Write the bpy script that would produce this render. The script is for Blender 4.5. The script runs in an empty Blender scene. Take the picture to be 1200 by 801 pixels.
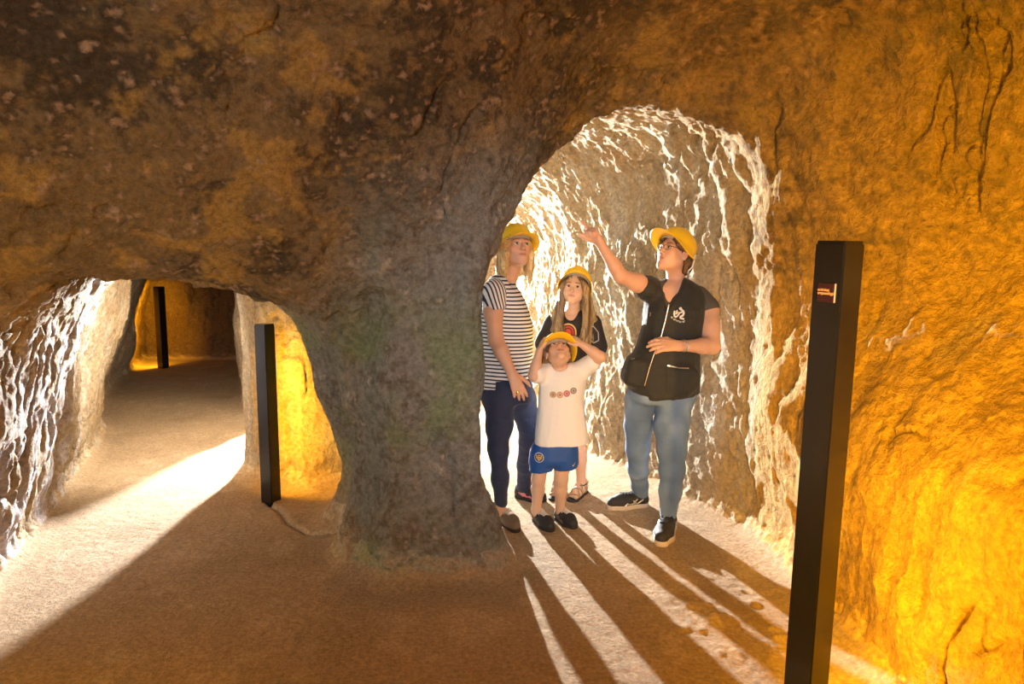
import bpy, bmesh, math, random
import numpy as np
from mathutils import Matrix, Vector

random.seed(7)
C = bpy.context.scene.collection
SC = bpy.context.scene

# ------------------------------------------------------------------ camera
FPX, HCAM = 850.0, 1.55
PITCH = math.atan(100.5 / FPX)
cam_data = bpy.data.cameras.new('camera')
cam_data.sensor_width = 36.0
cam_data.lens = 36.0 * FPX / 1200.0
cam_data.clip_start = 0.05
cam = bpy.data.objects.new('camera', cam_data)
cam.location = (0, 0, HCAM)
cam.rotation_euler = (math.pi / 2 - PITCH, 0, 0)
C.objects.link(cam)
SC.camera = cam

# ------------------------------------------------------------------ world, exposure, lamps
SC.view_settings.view_transform = 'Standard'
SC.view_settings.look = 'None'
SC.view_settings.gamma = 1.0
SC.view_settings.use_curve_mapping = False
SC.view_settings.exposure = 0.0
world = bpy.data.worlds.new('world')
world.use_nodes = True
world.node_tree.nodes['Background'].inputs[0].default_value = (0, 0, 0, 1)
world.node_tree.nodes['Background'].inputs[1].default_value = 0.0
SC.world = world
AMBER = (1.0, 0.48, 0.014)


def light(name, kind, loc, energy, color=(1, 1, 1), aim=None, **kw):
    d = bpy.data.lights.new(name, kind)
    d.energy = energy
    d.color = color
    for k, v in kw.items():
        setattr(d, k, v)
    o = bpy.data.objects.new(name, d)
    o.location = loc
    if aim is not None:
        o.rotation_euler = (Vector(aim) - Vector(loc)).to_track_quat('-Z', 'Y').to_euler()
    C.objects.link(o)
    return o


# two floodlights in the side chamber behind the rock pillar, one for each passage
light('flood_lamp', 'SPOT', (-1.35, 9.35, 1.3), 8500, (1.0, 0.97, 0.93), aim=(0.45, 4.2, 1.0), shadow_soft_size=0.05,
      spot_size=math.radians(60), spot_blend=0.3)
light('flood_lamp', 'SPOT', (-1.86, 7.8, 1.35), 5000, (0.97, 0.97, 1.0), aim=(-2.35, 4.6, 0.5), shadow_soft_size=0.05,
      spot_size=math.radians(62), spot_blend=0.3)
# added fill light, hidden under the lintel, brightens the left passage
light('passage_fill', 'SPOT', (-2.15, 4.6, 1.36), 280, (1.0, 0.88, 0.72), aim=(-3.2, 6.0, 0.0), shadow_soft_size=0.25,
      spot_size=math.radians(110), spot_blend=1.0)
# added fill light behind the camera, lifts the pillar and the roof
light('pillar_fill', 'SPOT', (-0.9, -0.9, 1.75), 215, (0.92, 0.97, 1.0), aim=(-0.75, 3.6, 1.95), shadow_soft_size=0.4,
      spot_size=math.radians(72), spot_blend=1.0)
# added frontal fill beside the camera, for the group and the tunnel
light('group_fill', 'SPOT', (0.35, -0.35, 1.30), 265, (0.90, 0.96, 1.0), aim=(0.42, 4.4, 1.0), shadow_soft_size=0.35,
      spot_size=math.radians(36), spot_blend=0.7)

# ------------------------------------------------------------------ helpers: tags, materials


def tag(o, label=None, cat=None, group=None, kind=None):
    for k, v in (('label', label), ('category', cat), ('group', group), ('kind', kind)):
        if v:
            o[k] = v
    return o


def empty(name, loc, rz=0.0):
    o = bpy.data.objects.new(name, None)
    o.location = loc
    o.rotation_euler = (0, 0, rz)
    o.empty_display_size = 0.1
    C.objects.link(o)
    return o


def new_mat(name, rough=0.6, metallic=0.0):
    m = bpy.data.materials.new(name)
    m.use_nodes = True
    nt = m.node_tree
    b = nt.nodes['Principled BSDF']
    b.inputs['Roughness'].default_value = rough
    b.inputs['Metallic'].default_value = metallic
    return m, nt, b


def N(nt, typ, **kw):
    n = nt.nodes.new(typ)
    for k, v in kw.items():
        if k in n.bl_rna.properties:
            setattr(n, k, v)
        else:
            n.inputs[k.replace('_', ' ')].default_value = v
    return n


def mat_plain(name, col, rough=0.6, metallic=0.0, var=0.12, scale=60.0, bump=0.0, bump_scale=200.0, sub=0.0, spec=0.5, attr=None, sheen=0.0):
    """colour (or vertex colour) with a little procedural variation and optional fine relief"""
    m, nt, b = new_mat(name, rough, metallic)
    tc = N(nt, 'ShaderNodeTexCoord')
    no = N(nt, 'ShaderNodeTexNoise', Scale=scale, Detail=3.0)
    nt.links.new(tc.outputs['Object'], no.inputs['Vector'])
    mr = N(nt, 'ShaderNodeMapRange')
    mr.inputs['To Min'].default_value = 1.0 - var
    mr.inputs['To Max'].default_value = 1.0 + var
    nt.links.new(no.outputs['Fac'], mr.inputs['Value'])
    mul = N(nt, 'ShaderNodeVectorMath', operation='MULTIPLY')
    if attr:
        a = N(nt, 'ShaderNodeAttribute', attribute_name=attr)
        nt.links.new(a.outputs['Color'], mul.inputs[0])
    else:
        mul.inputs[0].default_value = col
    nt.links.new(mr.outputs['Result'], mul.inputs[1])
    nt.links.new(mul.outputs['Vector'], b.inputs['Base Color'])
    b.inputs['Specular IOR Level'].default_value = spec
    if sub:
        b.inputs['Subsurface Weight'].default_value = sub
        b.inputs['Subsurface Radius'].default_value = (0.012, 0.005, 0.003)
        b.inputs['Subsurface Scale'].default_value = 1.0
    if sheen:
        b.inputs['Sheen Weight'].default_value = sheen
    if bump:
        n2 = N(nt, 'ShaderNodeTexNoise', Scale=bump_scale, Detail=4.0)
        nt.links.new(tc.outputs['Object'], n2.inputs['Vector'])
        bp = N(nt, 'ShaderNodeBump', Strength=bump, Distance=0.004)
        nt.links.new(n2.outputs['Fac'], bp.inputs['Height'])
        nt.links.new(bp.outputs['Normal'], b.inputs['Normal'])
    return m


# ------------------------------------------------------------------ numpy: noise, signed distances, surface nets
RNG = np.random.default_rng(11)
_T = RNG.random(64 ** 3, dtype=np.float32) * 2 - 1


def vnoise(p, seed=0):
    """smooth value noise of an (n,3) array"""
    p = p.astype(np.float32) + np.float32(seed * 7.31)
    i = np.floor(p).astype(np.int32)
    f = p - i
    f = f * f * (3 - 2 * f)
    i &= 63
    j = (i + 1) & 63
    x0, y0, z0 = i[:, 0] * 4096, i[:, 1] * 64, i[:, 2]
    x1, y1, z1 = j[:, 0] * 4096, j[:, 1] * 64, j[:, 2]
    fx, fy, fz = f[:, 0], f[:, 1], f[:, 2]
    a = _T[x0 + y0 + z0] * (1 - fx) + _T[x1 + y0 + z0] * fx
    b = _T[x0 + y1 + z0] * (1 - fx) + _T[x1 + y1 + z0] * fx
    c = _T[x0 + y0 + z1] * (1 - fx) + _T[x1 + y0 + z1] * fx
    d = _T[x0 + y1 + z1] * (1 - fx) + _T[x1 + y1 + z1] * fx
    a = a * (1 - fy) + b * fy
    c = c * (1 - fy) + d * fy
    return a * (1 - fz) + c * fz


def fbm(p, scale, octaves=3, seed=0, gain=0.5, ridged=False):
    out = np.zeros(len(p), np.float32)
    amp, tot = 1.0, 0.0
    q = p.astype(np.float32) * np.asarray(scale, np.float32)
    for o in range(octaves):
        n = vnoise(q, seed + o * 3)
        if ridged:
            n = 1 - 2 * np.abs(n)
        out += amp * n
        tot += amp
        amp *= gain
        q = q * 2.03
    return out / tot


def smax(a, b, k):
    h = np.maximum(k - np.abs(a - b), 0) / k
    return np.maximum(a, b) + h * h * k * 0.25


def smin(a, b, k):
    if k <= 0:
        return np.minimum(a, b)
    h = np.maximum(k - np.abs(a - b), 0) / k
    return np.minimum(a, b) - h * h * k * 0.25


def sstep(a, b, x):
    t = np.clip((x - a) / (b - a), 0, 1)
    return t * t * (3 - 2 * t)


def poly_sd(px, py, pts):
    """signed distance of points to a polygon in plan"""
    pts = np.array(pts, np.float32)
    d = np.full(px.shape, 1e9, np.float32)
    inside = np.zeros(px.shape, bool)
    n = len(pts)
    for i in range(n):
        a, b = pts[i], pts[(i + 1) % n]
        ex, ey = b - a
        wx, wy = px - a[0], py - a[1]
        t = np.clip((wx * ex + wy * ey) / (ex * ex + ey * ey), 0, 1)
        d = np.minimum(d, (wx - ex * t) ** 2 + (wy - ey * t) ** 2)
        cond = ((a[1] <= py) & (b[1] > py)) | ((b[1] <= py) & (a[1] > py))
        if ey != 0:
            xi = a[0] + (py - a[1]) / ey * ex
            inside ^= cond & (px < xi)
    d = np.sqrt(d)
    return np.where(inside, -d, d)


def surface_nets(f, origin, h):
    """quad mesh of the zero surface of a grid of values (negative inside), outward normals"""
    s = f < 0
    nx, ny, nz = f.shape
    cnt = np.zeros((nx - 1, ny - 1, nz - 1), np.int8)
    for dx in (0, 1):
        for dy in (0, 1):
            for dz in (0, 1):
                cnt += s[dx:nx - 1 + dx, dy:ny - 1 + dy, dz:nz - 1 + dz]
    act = np.argwhere((cnt > 0) & (cnt < 8)).astype(np.int32)
    idx = np.full(cnt.shape, -1, np.int32)
    idx[act[:, 0], act[:, 1], act[:, 2]] = np.arange(len(act))
    corners = [(dx, dy, dz) for dx in (0, 1) for dy in (0, 1) for dz in (0, 1)]
    val = {c: f[act[:, 0] + c[0], act[:, 1] + c[1], act[:, 2] + c[2]] for c in corners}
    acc = np.zeros((len(act), 3), np.float32)
    num = np.zeros(len(act), np.float32)
    for a in corners:
        for ax in range(3):
            if a[ax] == 0:
                b = list(a)
                b[ax] = 1
                b = tuple(b)
                va, vb = val[a], val[b]
                m = (va < 0) != (vb < 0)
                den = np.where(m, va - vb, 1)
                t = np.where(m, va / den, 0)
                for k in range(3):
                    acc[:, k] += np.where(m, a[k] + (t if k == ax else 0), 0)
                num += m
    v = act + acc / num[:, None]
    v = v * h + np.asarray(origin, np.float32)
    quads = []
    for ax in range(3):
        u, w = (ax + 1) % 3, (ax + 2) % 3
        sl0 = [slice(None)] * 3
        sl1 = [slice(None)] * 3
        sl0[ax] = slice(0, -1)
        sl1[ax] = slice(1, None)
        e = s[tuple(sl0)] != s[tuple(sl1)]
        pos = np.argwhere(e).astype(np.int32)
        shp = np.array(cnt.shape)
        ok = (pos[:, u] > 0) & (pos[:, w] > 0) & (pos[:, u] < shp[u]) & (pos[:, w] < shp[w])
        pos = pos[ok]
        flip = s[pos[:, 0], pos[:, 1], pos[:, 2]]

        def cell(du, dw):
            q = pos.copy()
            q[:, u] += du
            q[:, w] += dw
            return idx[q[:, 0], q[:, 1], q[:, 2]]
        q = np.stack([cell(-1, -1), cell(0, -1), cell(0, 0), cell(-1, 0)], 1)
        q[~flip] = q[~flip][:, ::-1]
        quads.append(q)
    q = np.concatenate(quads)
    return v.astype(np.float32), q[(q >= 0).all(1)]


def vnormals(v, q):
    d1 = v[q[:, 2]] - v[q[:, 0]]
    d2 = v[q[:, 3]] - v[q[:, 1]]
    fn = np.cross(d1, d2)
    n = np.zeros_like(v)
    for k in range(4):
        for c in range(3):
            n[:, c] += np.bincount(q[:, k], weights=fn[:, c], minlength=len(v))
    n /= np.maximum(np.linalg.norm(n, axis=1, keepdims=True), 1e-9)
    return n.astype(np.float32)


def subdivide(v, q):
    e = np.stack([q, np.roll(q, -1, 1)], 2).reshape(-1, 2)
    es = np.sort(e, 1).astype(np.int64)
    key = es[:, 0] * len(v) + es[:, 1]
    uk, inv = np.unique(key, return_inverse=True)
    a, b = uk // len(v), uk % len(v)
    mid = (v[a] + v[b]) / 2
    cen = v[q].mean(1)
    nv = np.concatenate([v, mid, cen])
    em = inv.reshape(-1, 4) + len(v)
    ci = np.arange(len(q)) + len(v) + len(uk)
    nq = [np.stack([q[:, k], em[:, k], ci, em[:, (k + 3) % 4]], 1) for k in range(4)]
    return nv.astype(np.float32), np.concatenate(nq)


def mesh_np(name, v, q, mat=None, parent=None, col=None, normals=None, smooth=True, link=True):
    me = bpy.data.meshes.new(name)
    me.vertices.add(len(v))
    me.vertices.foreach_set('co', np.ascontiguousarray(v, np.float32).ravel())
    nq = len(q)
    k = q.shape[1]
    me.loops.add(nq * k)
    me.loops.foreach_set('vertex_index', np.ascontiguousarray(q, np.int32).ravel())
    me.polygons.add(nq)
    me.polygons.foreach_set('loop_start', np.arange(0, nq * k, k, dtype=np.int32))
    me.polygons.foreach_set('use_smooth', np.full(nq, smooth, dtype=bool))
    me.update(calc_edges=True)
    if col is not None:
        at = me.color_attributes.new('Col', 'FLOAT_COLOR', 'POINT')
        c4 = np.ones((len(v), 4), np.float32)
        c4[:, :3] = col
        at.data.foreach_set('color', c4.ravel())
    if normals is not None:
        me.normals_split_custom_set_from_vertices([tuple(x) for x in normals.tolist()])
    if mat:
        me.materials.append(mat)
    o = bpy.data.objects.new(name, me)
    if parent:
        o.parent = parent
    C.objects.link(o)
    return o


def box_np(sx, sy, z0, z1, bev=0.004):
    bm = bmesh.new()
    bmesh.ops.create_cube(bm, size=1.0)
    for w in bm.verts:
        w.co = Vector((w.co.x * sx, w.co.y * sy, z0 + (w.co.z + 0.5) * (z1 - z0)))
    bmesh.ops.bevel(bm, geom=bm.edges[:], offset=bev, segments=2, affect='EDGES')
    return bm


def link_bm(name, bm, mat, parent=None, loc=None, smooth=False):
    me = bpy.data.meshes.new(name)
    bm.to_mesh(me)
    bm.free()
    me.materials.append(mat)
    for p in me.polygons:
        p.use_smooth = smooth
    o = bpy.data.objects.new(name, me)
    if parent:
        o.parent = parent
    if loc:
        o.location = loc
    C.objects.link(o)
    return o

# ------------------------------------------------------------------ the cave: one signed field, split into floor, walls, ceiling
OUTER = [(1.5, -1.7), (1.55, 0), (1.46, 1.5), (1.40, 2.5), (1.36, 3.1), (1.37, 3.55), (1.36, 3.86), (1.35, 4.0), (1.24, 4.2), (1.13, 4.45),
         (1.01, 4.75), (0.85, 5.15), (0.66, 5.65), (0.51, 6.1), (0.37, 6.6), (0.21, 7.2), (0.02, 7.9), (-0.25, 8.7), (-0.68, 9.4), (-1.0, 9.9), (-1.75, 9.9), (-2.15, 9.2), (-2.3, 8.4),
         (-2.28, 7.6), (-2.16, 6.7), (-2.45, 6.95), (-2.85, 7.6), (-3.3, 8.8), (-3.7, 10.1), (-3.6, 10.9), (-5.7, 11.0),
         (-5.4, 10.2), (-4.85, 8.7), (-4.2, 7.1), (-3.75, 6.4), (-3.32, 5.4), (-2.90, 4.4), (-2.58, 3.6), (-2.32, 2.9), (-2.2, 2.3), (-2.3, 1.0), (-2.4, -1.7)]
PILLAR = [(-0.2, 3.55), (-0.36, 4.15), (-0.78, 5.0), (-1.15, 5.75), (-1.5, 6.2), (-1.8, 6.1), (-1.9, 5.45), (-1.84, 5.05),
          (-1.64, 4.86), (-1.38, 4.80), (-1.06, 4.90), (-1.07, 4.36), (-0.99, 4.10), (-0.80, 4.04), (-0.80, 3.72), (-0.55, 3.52)]
HIGH = [(-3.2, -2), (2.2, -2), (2.2, 4.0), (1.6, 5.0), (0.8, 6.0), (-0.2, 7.0), (-0.75, 6.6), (-0.6, 5.0), (-0.15, 3.7), (-0.6, 3.35),
        (-1.2, 3.15), (-1.9, 2.75), (-3.2, 2.3)]
SLAB = [(-1.50, 4.38), (-1.34, 4.14), (-1.14, 3.94), (-1.02, 3.90), (-0.88, 3.97), (-0.72, 4.3), (-1.0, 4.7), (-1.6, 4.6)]


def cave_plan(X, Y):
    sh = X.shape
    P2 = np.stack([X.ravel(), Y.ravel(), np.zeros(X.size, np.float32)], 1)
    wob = fbm(P2, 1.3, 3, 5).reshape(sh) * 0.07
    d_out = poly_sd(X, Y, OUTER) + wob
    d_pil = poly_sd(X, Y, PILLAR) - 0.02 + wob * 0.6
    hi = sstep(0.35, -0.8, poly_sd(X, Y, HIGH))
    tun = sstep(3.7, 4.6, Y) * sstep(-1.2, -0.4, X)
    ceil = 1.50 + hi * 0.96 - 0.06 * tun + 0.16 * sstep(3.9, 6.5, Y) * (1 - tun) + wob * 0.6
    ceil = ceil - 0.13 * np.exp(-((Y - 3.88) / 0.16) ** 2) * sstep(-0.4, 0.4, X)
    ceil = ceil + (1 - hi) * 0.6 * sstep(-2.3, -1.9, X) * sstep(5.6, 6.6, Y)
    lin = sstep(2.2, 2.9, Y) * sstep(5.0, 4.2, Y)
    ceil = ceil + lin * (0.07 * sstep(-1.7, -2.2, X) - 0.13 * sstep(-1.75, -1.15, X) * sstep(-0.6, -1.0, X))
    ceil = ceil + 0.34 * np.maximum(0, 3.8 - np.maximum(Y, 1.9)) * sstep(-0.5, 0.7, X)
    floor = fbm(P2, 0.9, 3, 9).reshape(sh) * 0.018
    return d_out, d_pil, ceil, floor


def wall_detail(p, which):
    """relief of the rock in metres; which: 0 outer walls, 1 pillar, 2 ceiling"""
    big = fbm(p, 1.7, 3, 21) * 0.07
    vert = fbm(p, (7.0, 7.0, 1.3), 3, 33, ridged=True) * 0.030
    slant = fbm(np.stack([p[:, 0] * 5 + p[:, 2] * 3, p[:, 1] * 5 - p[:, 2] * 2.2, p[:, 2] * 1.2], 1), 1.0, 3, 41, ridged=True) * 0.03
    mid = fbm(p, 5.0, 3, 51) * 0.028
    horiz = fbm(p, (1.2, 6.0, 9.0), 3, 61, ridged=True) * 0.034
    tunnel = sstep(-1.0, -0.4, p[:, 0]) * sstep(3.7, 4.2, p[:, 1])
    out = big + mid
    leftw = sstep(-1.9, -2.4, p[:, 0])
    groove = fbm(p, (6.5, 6.5, 0.8), 2, 37, ridged=True) * 0.030
    out = out + leftw * np.where(which == 0, groove, 0)
    out = out + np.where(which == 0, vert * (1 - tunnel) + slant * tunnel * 1.25, 0)
    out = out + np.where(which == 2, horiz * sstep(2.3, 1.6, p[:, 2]), 0)
    out = out + np.where(which == 1, vert * 0.45, 0)
    return out


def build_cave():
    h = 0.027
    x0, y0, z0 = -5.9, -1.85, -0.16
    nx, ny, nz = int(8.7 / h), int(13.05 / h), int(3.25 / h)
    xs = (x0 + h * np.arange(nx)).astype(np.float32)
    ys = (y0 + h * np.arange(ny)).astype(np.float32)
    zs = (z0 + h * np.arange(nz)).astype(np.float32)
    X, Y = np.meshgrid(xs, ys, indexing='ij')
    d_out, d_pil, ceil, floor = cave_plan(X, Y)
    f = np.empty((nx, ny, nz), np.float32)
    front = sstep(4.0, 2.8, Y) * sstep(0.0, 0.9, X)         # front right wall bulges out with height
    flare = 0.62 * sstep(3.9, 2.3, Y) * sstep(0.0, 0.9, X)
    cxl = -2.3 - 0.36 * (Y - 4.2)
    left = sstep(cxl + 0.15, cxl - 0.25, X) * sstep(2.6, 3.6, Y)          # left passage leans in
    KK = 0.62 - 0.30 * sstep(-1.9, -2.4, X) * sstep(4.2, 6.0, Y)
    for k, z in enumerate(zs):
        o = d_out - front * 0.16 * sstep(0.1, 1.3, np.float32(z)) - flare * sstep(0.7, 1.7, np.float32(z)) + left * 0.30 * sstep(0.0, 1.5, np.float32(z)) + 0.03 * np.sin(z * 5 + Y * 1.3)
        pr = 0.13 * sstep(0.55, 0.0, np.float32(z)) * sstep(4.6, 3.9, Y) + 0.02
        pr = pr + 0.17 * sstep(0.45, 1.35, np.float32(z)) * sstep(-0.7, -1.0, X) * sstep(4.75, 4.45, Y)
        pr = pr - 0.08 * sstep(0.7, 0.2, np.float32(z)) * sstep(-0.85, -1.0, X) * sstep(4.75, 4.45, Y)
        pil = -(d_pil - pr)
        c = z - ceil
        a = smax(o, c, KK)
        b = smax(a, pil, np.float32(0.16 + 0.36 * sstep(0.7, 1.9, np.float32(z))))
        f[:, :, k] = smax(b, floor - z, 0.17)
    # narrow band relief
    band = np.argwhere((f > -0.22) & (f < 0.22))
    p = np.stack([xs[band[:, 0]], ys[band[:, 1]], zs[band[:, 2]]], 1)
    ii, jj = band[:, 0], band[:, 1]
    pil_dom = (-d_pil[ii, jj]) > d_out[ii, jj]
    cei_dom = (p[:, 2] - ceil[ii, jj]) > np.maximum(-d_pil[ii, jj], d_out[ii, jj]) - 0.12
    which = np.where(cei_dom, 2, np.where(pil_dom, 1, 0))
    wall = sstep(0.03, 0.30, p[:, 2] - floor[ii, jj])
    det = wall_detail(p, which) * wall
    f[band[:, 0], band[:, 1], band[:, 2]] += det
    v, q = surface_nets(f, (x0, y0, z0), h)
    q = q[:, ::-1]                                         # normals point into the air
    # keep only the connected air near the camera? (field has one cavity)  refine what the camera sees
    cy = v[q].mean(1)
    near = (cy[:, 1] > 0.5) & (cy[:, 1] < 8.2)
    v2, q2 = subdivide(v, q[near])
    # compact: weld far part separately (borders lie where nothing is seen)
    qf = q[~near]
    used, inv = np.unique(qf, return_inverse=True)
    vf, qf = v[used], inv.reshape(-1, 4)
    used, inv = np.unique(q2, return_inverse=True)
    v2, q2 = v2[used], inv.reshape(-1, 4)
    # tiny relaxation so that the subdivided net is round
    acc = np.zeros_like(v2)
    cnt = np.zeros(len(v2), np.float32)
    cen = v2[q2].mean(1)
    for k in range(4):
        for c in range(3):
            acc[:, c] += np.bincount(q2[:, k], weights=cen[:, c], minlength=len(v2))
        cnt += np.bincount(q2[:, k], minlength=len(v2))
    v2 = v2 * 0.35 + 0.65 * acc / cnt[:, None]
    nb = len(v2)
    v = np.concatenate([v2, vf])
    q = np.concatenate([q2, qf + nb])
    n = vnormals(v, q)
    # fine relief on the near mesh
    dA, dP, ce, fl = cave_plan(v[:, 0:1].copy(), v[:, 1:2].copy())
    dA, dP, ce, fl = dA[:, 0], dP[:, 0], ce[:, 0], fl[:, 0]
    up = sstep(0.55, 0.85, n[:, 2]) * sstep(0.5, 0.2, v[:, 2])
    pits = fbm(v, 17.0, 3, 71, 0.6)
    grit = fbm(v, 38.0, 2, 81)
    streak = fbm(v, (24, 24, 4.5), 2, 91, ridged=True)
    tunnel = sstep(-1.0, -0.4, v[:, 0]) * sstep(3.7, 4.2, v[:, 1])
    roof = sstep(0.35, 0.05, ce - v[:, 2]) * sstep(4.4, 3.8, v[:, 1])
    rw = sstep(0.9, 1.2, v[:, 0]) * sstep(4.2, 3.6, v[:, 1])
    lw = sstep(-1.9, -2.4, v[:, 0])
    vs = v + v[:, 2:3] * np.array([0.0, 0.16, 0.0], np.float32)
    ck = np.where(rw > 0.5, fbm(vs, (4.2, 4.2, 0.75), 4, 97), fbm(v, (2.6, 2.6, 0.9), 4, 98))
    crack = np.exp(-(ck / 0.028) ** 2) * sstep(0.0, 0.25, fbm(v, 1.6, 2, 99) + 0.1)
    fine = fbm(np.stack([v[:, 0] * 15 + v[:, 2] * 8, v[:, 1] * 15 - v[:, 2] * 6, v[:, 2] * 4], 1), 1.0, 2, 93, ridged=True)
    d = (1 - up) * (pits * (0.011 + 0.012 * roof) - crack * (0.028 + 0.02 * rw) + grit * 0.005 + streak * (0.007 + 0.009 * lw) + tunnel * (pits * 0.008 + fine * 0.013)) + up * (pits * 0.0025 + grit * 0.0025)
    # broken slab edge at the foot of the pillar
    sd = poly_sd(v[:, 0], v[:, 1], SLAB) + fbm(v, 9.0, 2, 17) * 0.03
    d += sstep(0.25, 0.5, n[:, 2]) * sstep(0.45, 0.3, v[:, 2]) * (0.008 * sstep(0.014, -0.014, sd) * 1.0 - 0.03 * np.exp(-(sd / 0.014) ** 2) * (v[:, 1] < 4.5))
    rub = np.exp(-((v[:, 0] - 0.95) / 0.25) ** 2 - ((v[:, 1] - 2.95) / 0.35) ** 2)
    d += up * rub * (np.maximum(fbm(v, 14.0, 3, 77), 0) * 0.035)
    v = v + n * d[:, None]
    n = vnormals(v, q)
    return v, q, n, dA, dP, ce, fl


def mixc(a, b, t):
    return a * (1 - t[:, None]) + np.asarray(b, np.float32) * t[:, None]


def cave_colour(v, n, dA, dP, ce, fl):
    n1 = fbm(v, 2.1, 4, 101) * 0.5 + 0.5
    n2 = fbm(v, 7.0, 3, 111) * 0.5 + 0.5
    n3 = fbm(v, 22.0, 3, 121, 0.65) * 0.5 + 0.5
    ns = fbm(v, (12, 12, 2.0), 3, 131) * 0.5 + 0.5
    col = np.tile(np.array([0.50, 0.39, 0.25], np.float32), (len(v), 1))
    # cream lime bands and tan clay in the walls
    col = mixc(col, (0.56, 0.49, 0.38), sstep(0.45, 0.7, ns))
    col = mixc(col, (0.42, 0.29, 0.15), sstep(0.52, 0.75, n1) * 0.8)
    left = sstep(-1.9, -2.4, v[:, 0]) * sstep(-0.1, 0.05, -dA + dP - 0.0)
    left = sstep(-2.0, -2.5, v[:, 0])
    col = mixc(col, (0.60, 0.56, 0.55), left * sstep(0.35, 0.6, ns) * sstep(5.4, 4.6, v[:, 1]))
    # right wall ochre
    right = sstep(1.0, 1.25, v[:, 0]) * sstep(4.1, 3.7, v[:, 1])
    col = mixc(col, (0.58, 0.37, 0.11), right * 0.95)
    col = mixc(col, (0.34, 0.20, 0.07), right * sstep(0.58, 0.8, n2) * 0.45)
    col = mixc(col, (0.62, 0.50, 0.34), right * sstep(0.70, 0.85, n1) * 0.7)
    # ceiling: brown with dark and ochre mottling
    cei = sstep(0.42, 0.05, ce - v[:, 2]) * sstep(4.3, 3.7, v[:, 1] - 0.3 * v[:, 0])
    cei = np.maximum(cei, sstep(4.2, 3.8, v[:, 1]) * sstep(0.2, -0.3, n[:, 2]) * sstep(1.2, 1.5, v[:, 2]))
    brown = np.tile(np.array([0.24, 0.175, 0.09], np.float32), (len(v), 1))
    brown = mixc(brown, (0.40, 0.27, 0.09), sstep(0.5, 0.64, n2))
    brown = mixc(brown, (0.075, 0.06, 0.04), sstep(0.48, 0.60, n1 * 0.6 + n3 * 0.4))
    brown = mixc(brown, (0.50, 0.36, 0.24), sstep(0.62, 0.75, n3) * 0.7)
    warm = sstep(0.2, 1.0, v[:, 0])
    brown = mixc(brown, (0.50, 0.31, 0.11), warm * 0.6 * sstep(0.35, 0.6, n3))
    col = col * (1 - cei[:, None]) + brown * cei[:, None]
    # pillar: grey stone with algae
    pil = sstep(0.55, 0.1, dP) * sstep(5.4, 4.6, v[:, 1]) * sstep(2.35, 1.9, v[:, 2]) * sstep(-1.45, -1.0, v[:, 0] + 0.5 * (v[:, 2] - 0.8))
    stone = np.tile(np.array([0.25, 0.26, 0.25], np.float32), (len(v), 1))
    stone = mixc(stone, (0.16, 0.145, 0.125), sstep(0.5, 0.62, n3))
    stone = mixc(stone, (0.46, 0.45, 0.42), sstep(0.60, 0.72, n2 * 0.4 + n3 * 0.6) * 0.8)
    alg = sstep(0.42, 0.62, n1) * sstep(1.5, 1.0, v[:, 2])
    stone = mixc(stone, (0.20, 0.265, 0.135), alg * 0.8)
    stone = mixc(stone, (0.20, 0.26, 0.25), sstep(0.5, 0.7, ns) * 0.5 * sstep(-0.3, -0.7, v[:, 0]))
    col = col * (1 - pil[:, None]) + stone * pil[:, None]
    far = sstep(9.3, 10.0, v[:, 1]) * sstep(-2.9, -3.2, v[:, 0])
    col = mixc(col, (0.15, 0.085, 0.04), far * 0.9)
    # floor: packed sandy clay
    up = sstep(0.45, 0.8, n[:, 2]) * sstep(0.35, 0.12, v[:, 2])
    sand = np.tile(np.array([0.43, 0.31, 0.19], np.float32), (len(v), 1))
    sand = mixc(sand, (0.34, 0.235, 0.135), sstep(0.45, 0.7, n1) * 0.6)
    sand = mixc(sand, (0.52, 0.40, 0.27), sstep(0.55, 0.75, n2) * 0.5)
    grey = sstep(0.62, 0.12, dP + (n2 - 0.5) * 0.35) * sstep(4.1, 3.6, v[:, 1]) * sstep(-1.05, -0.7, v[:, 0])
    sand = mixc(sand, (0.30, 0.25, 0.19), grey * 0.8)
    col = col * (1 - up[:, None]) + sand * up[:, None]
    # fine noise varies the tone all over
    return np.clip(col * (0.85 + 0.3 * n3[:, None]), 0.01, 0.95)


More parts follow.
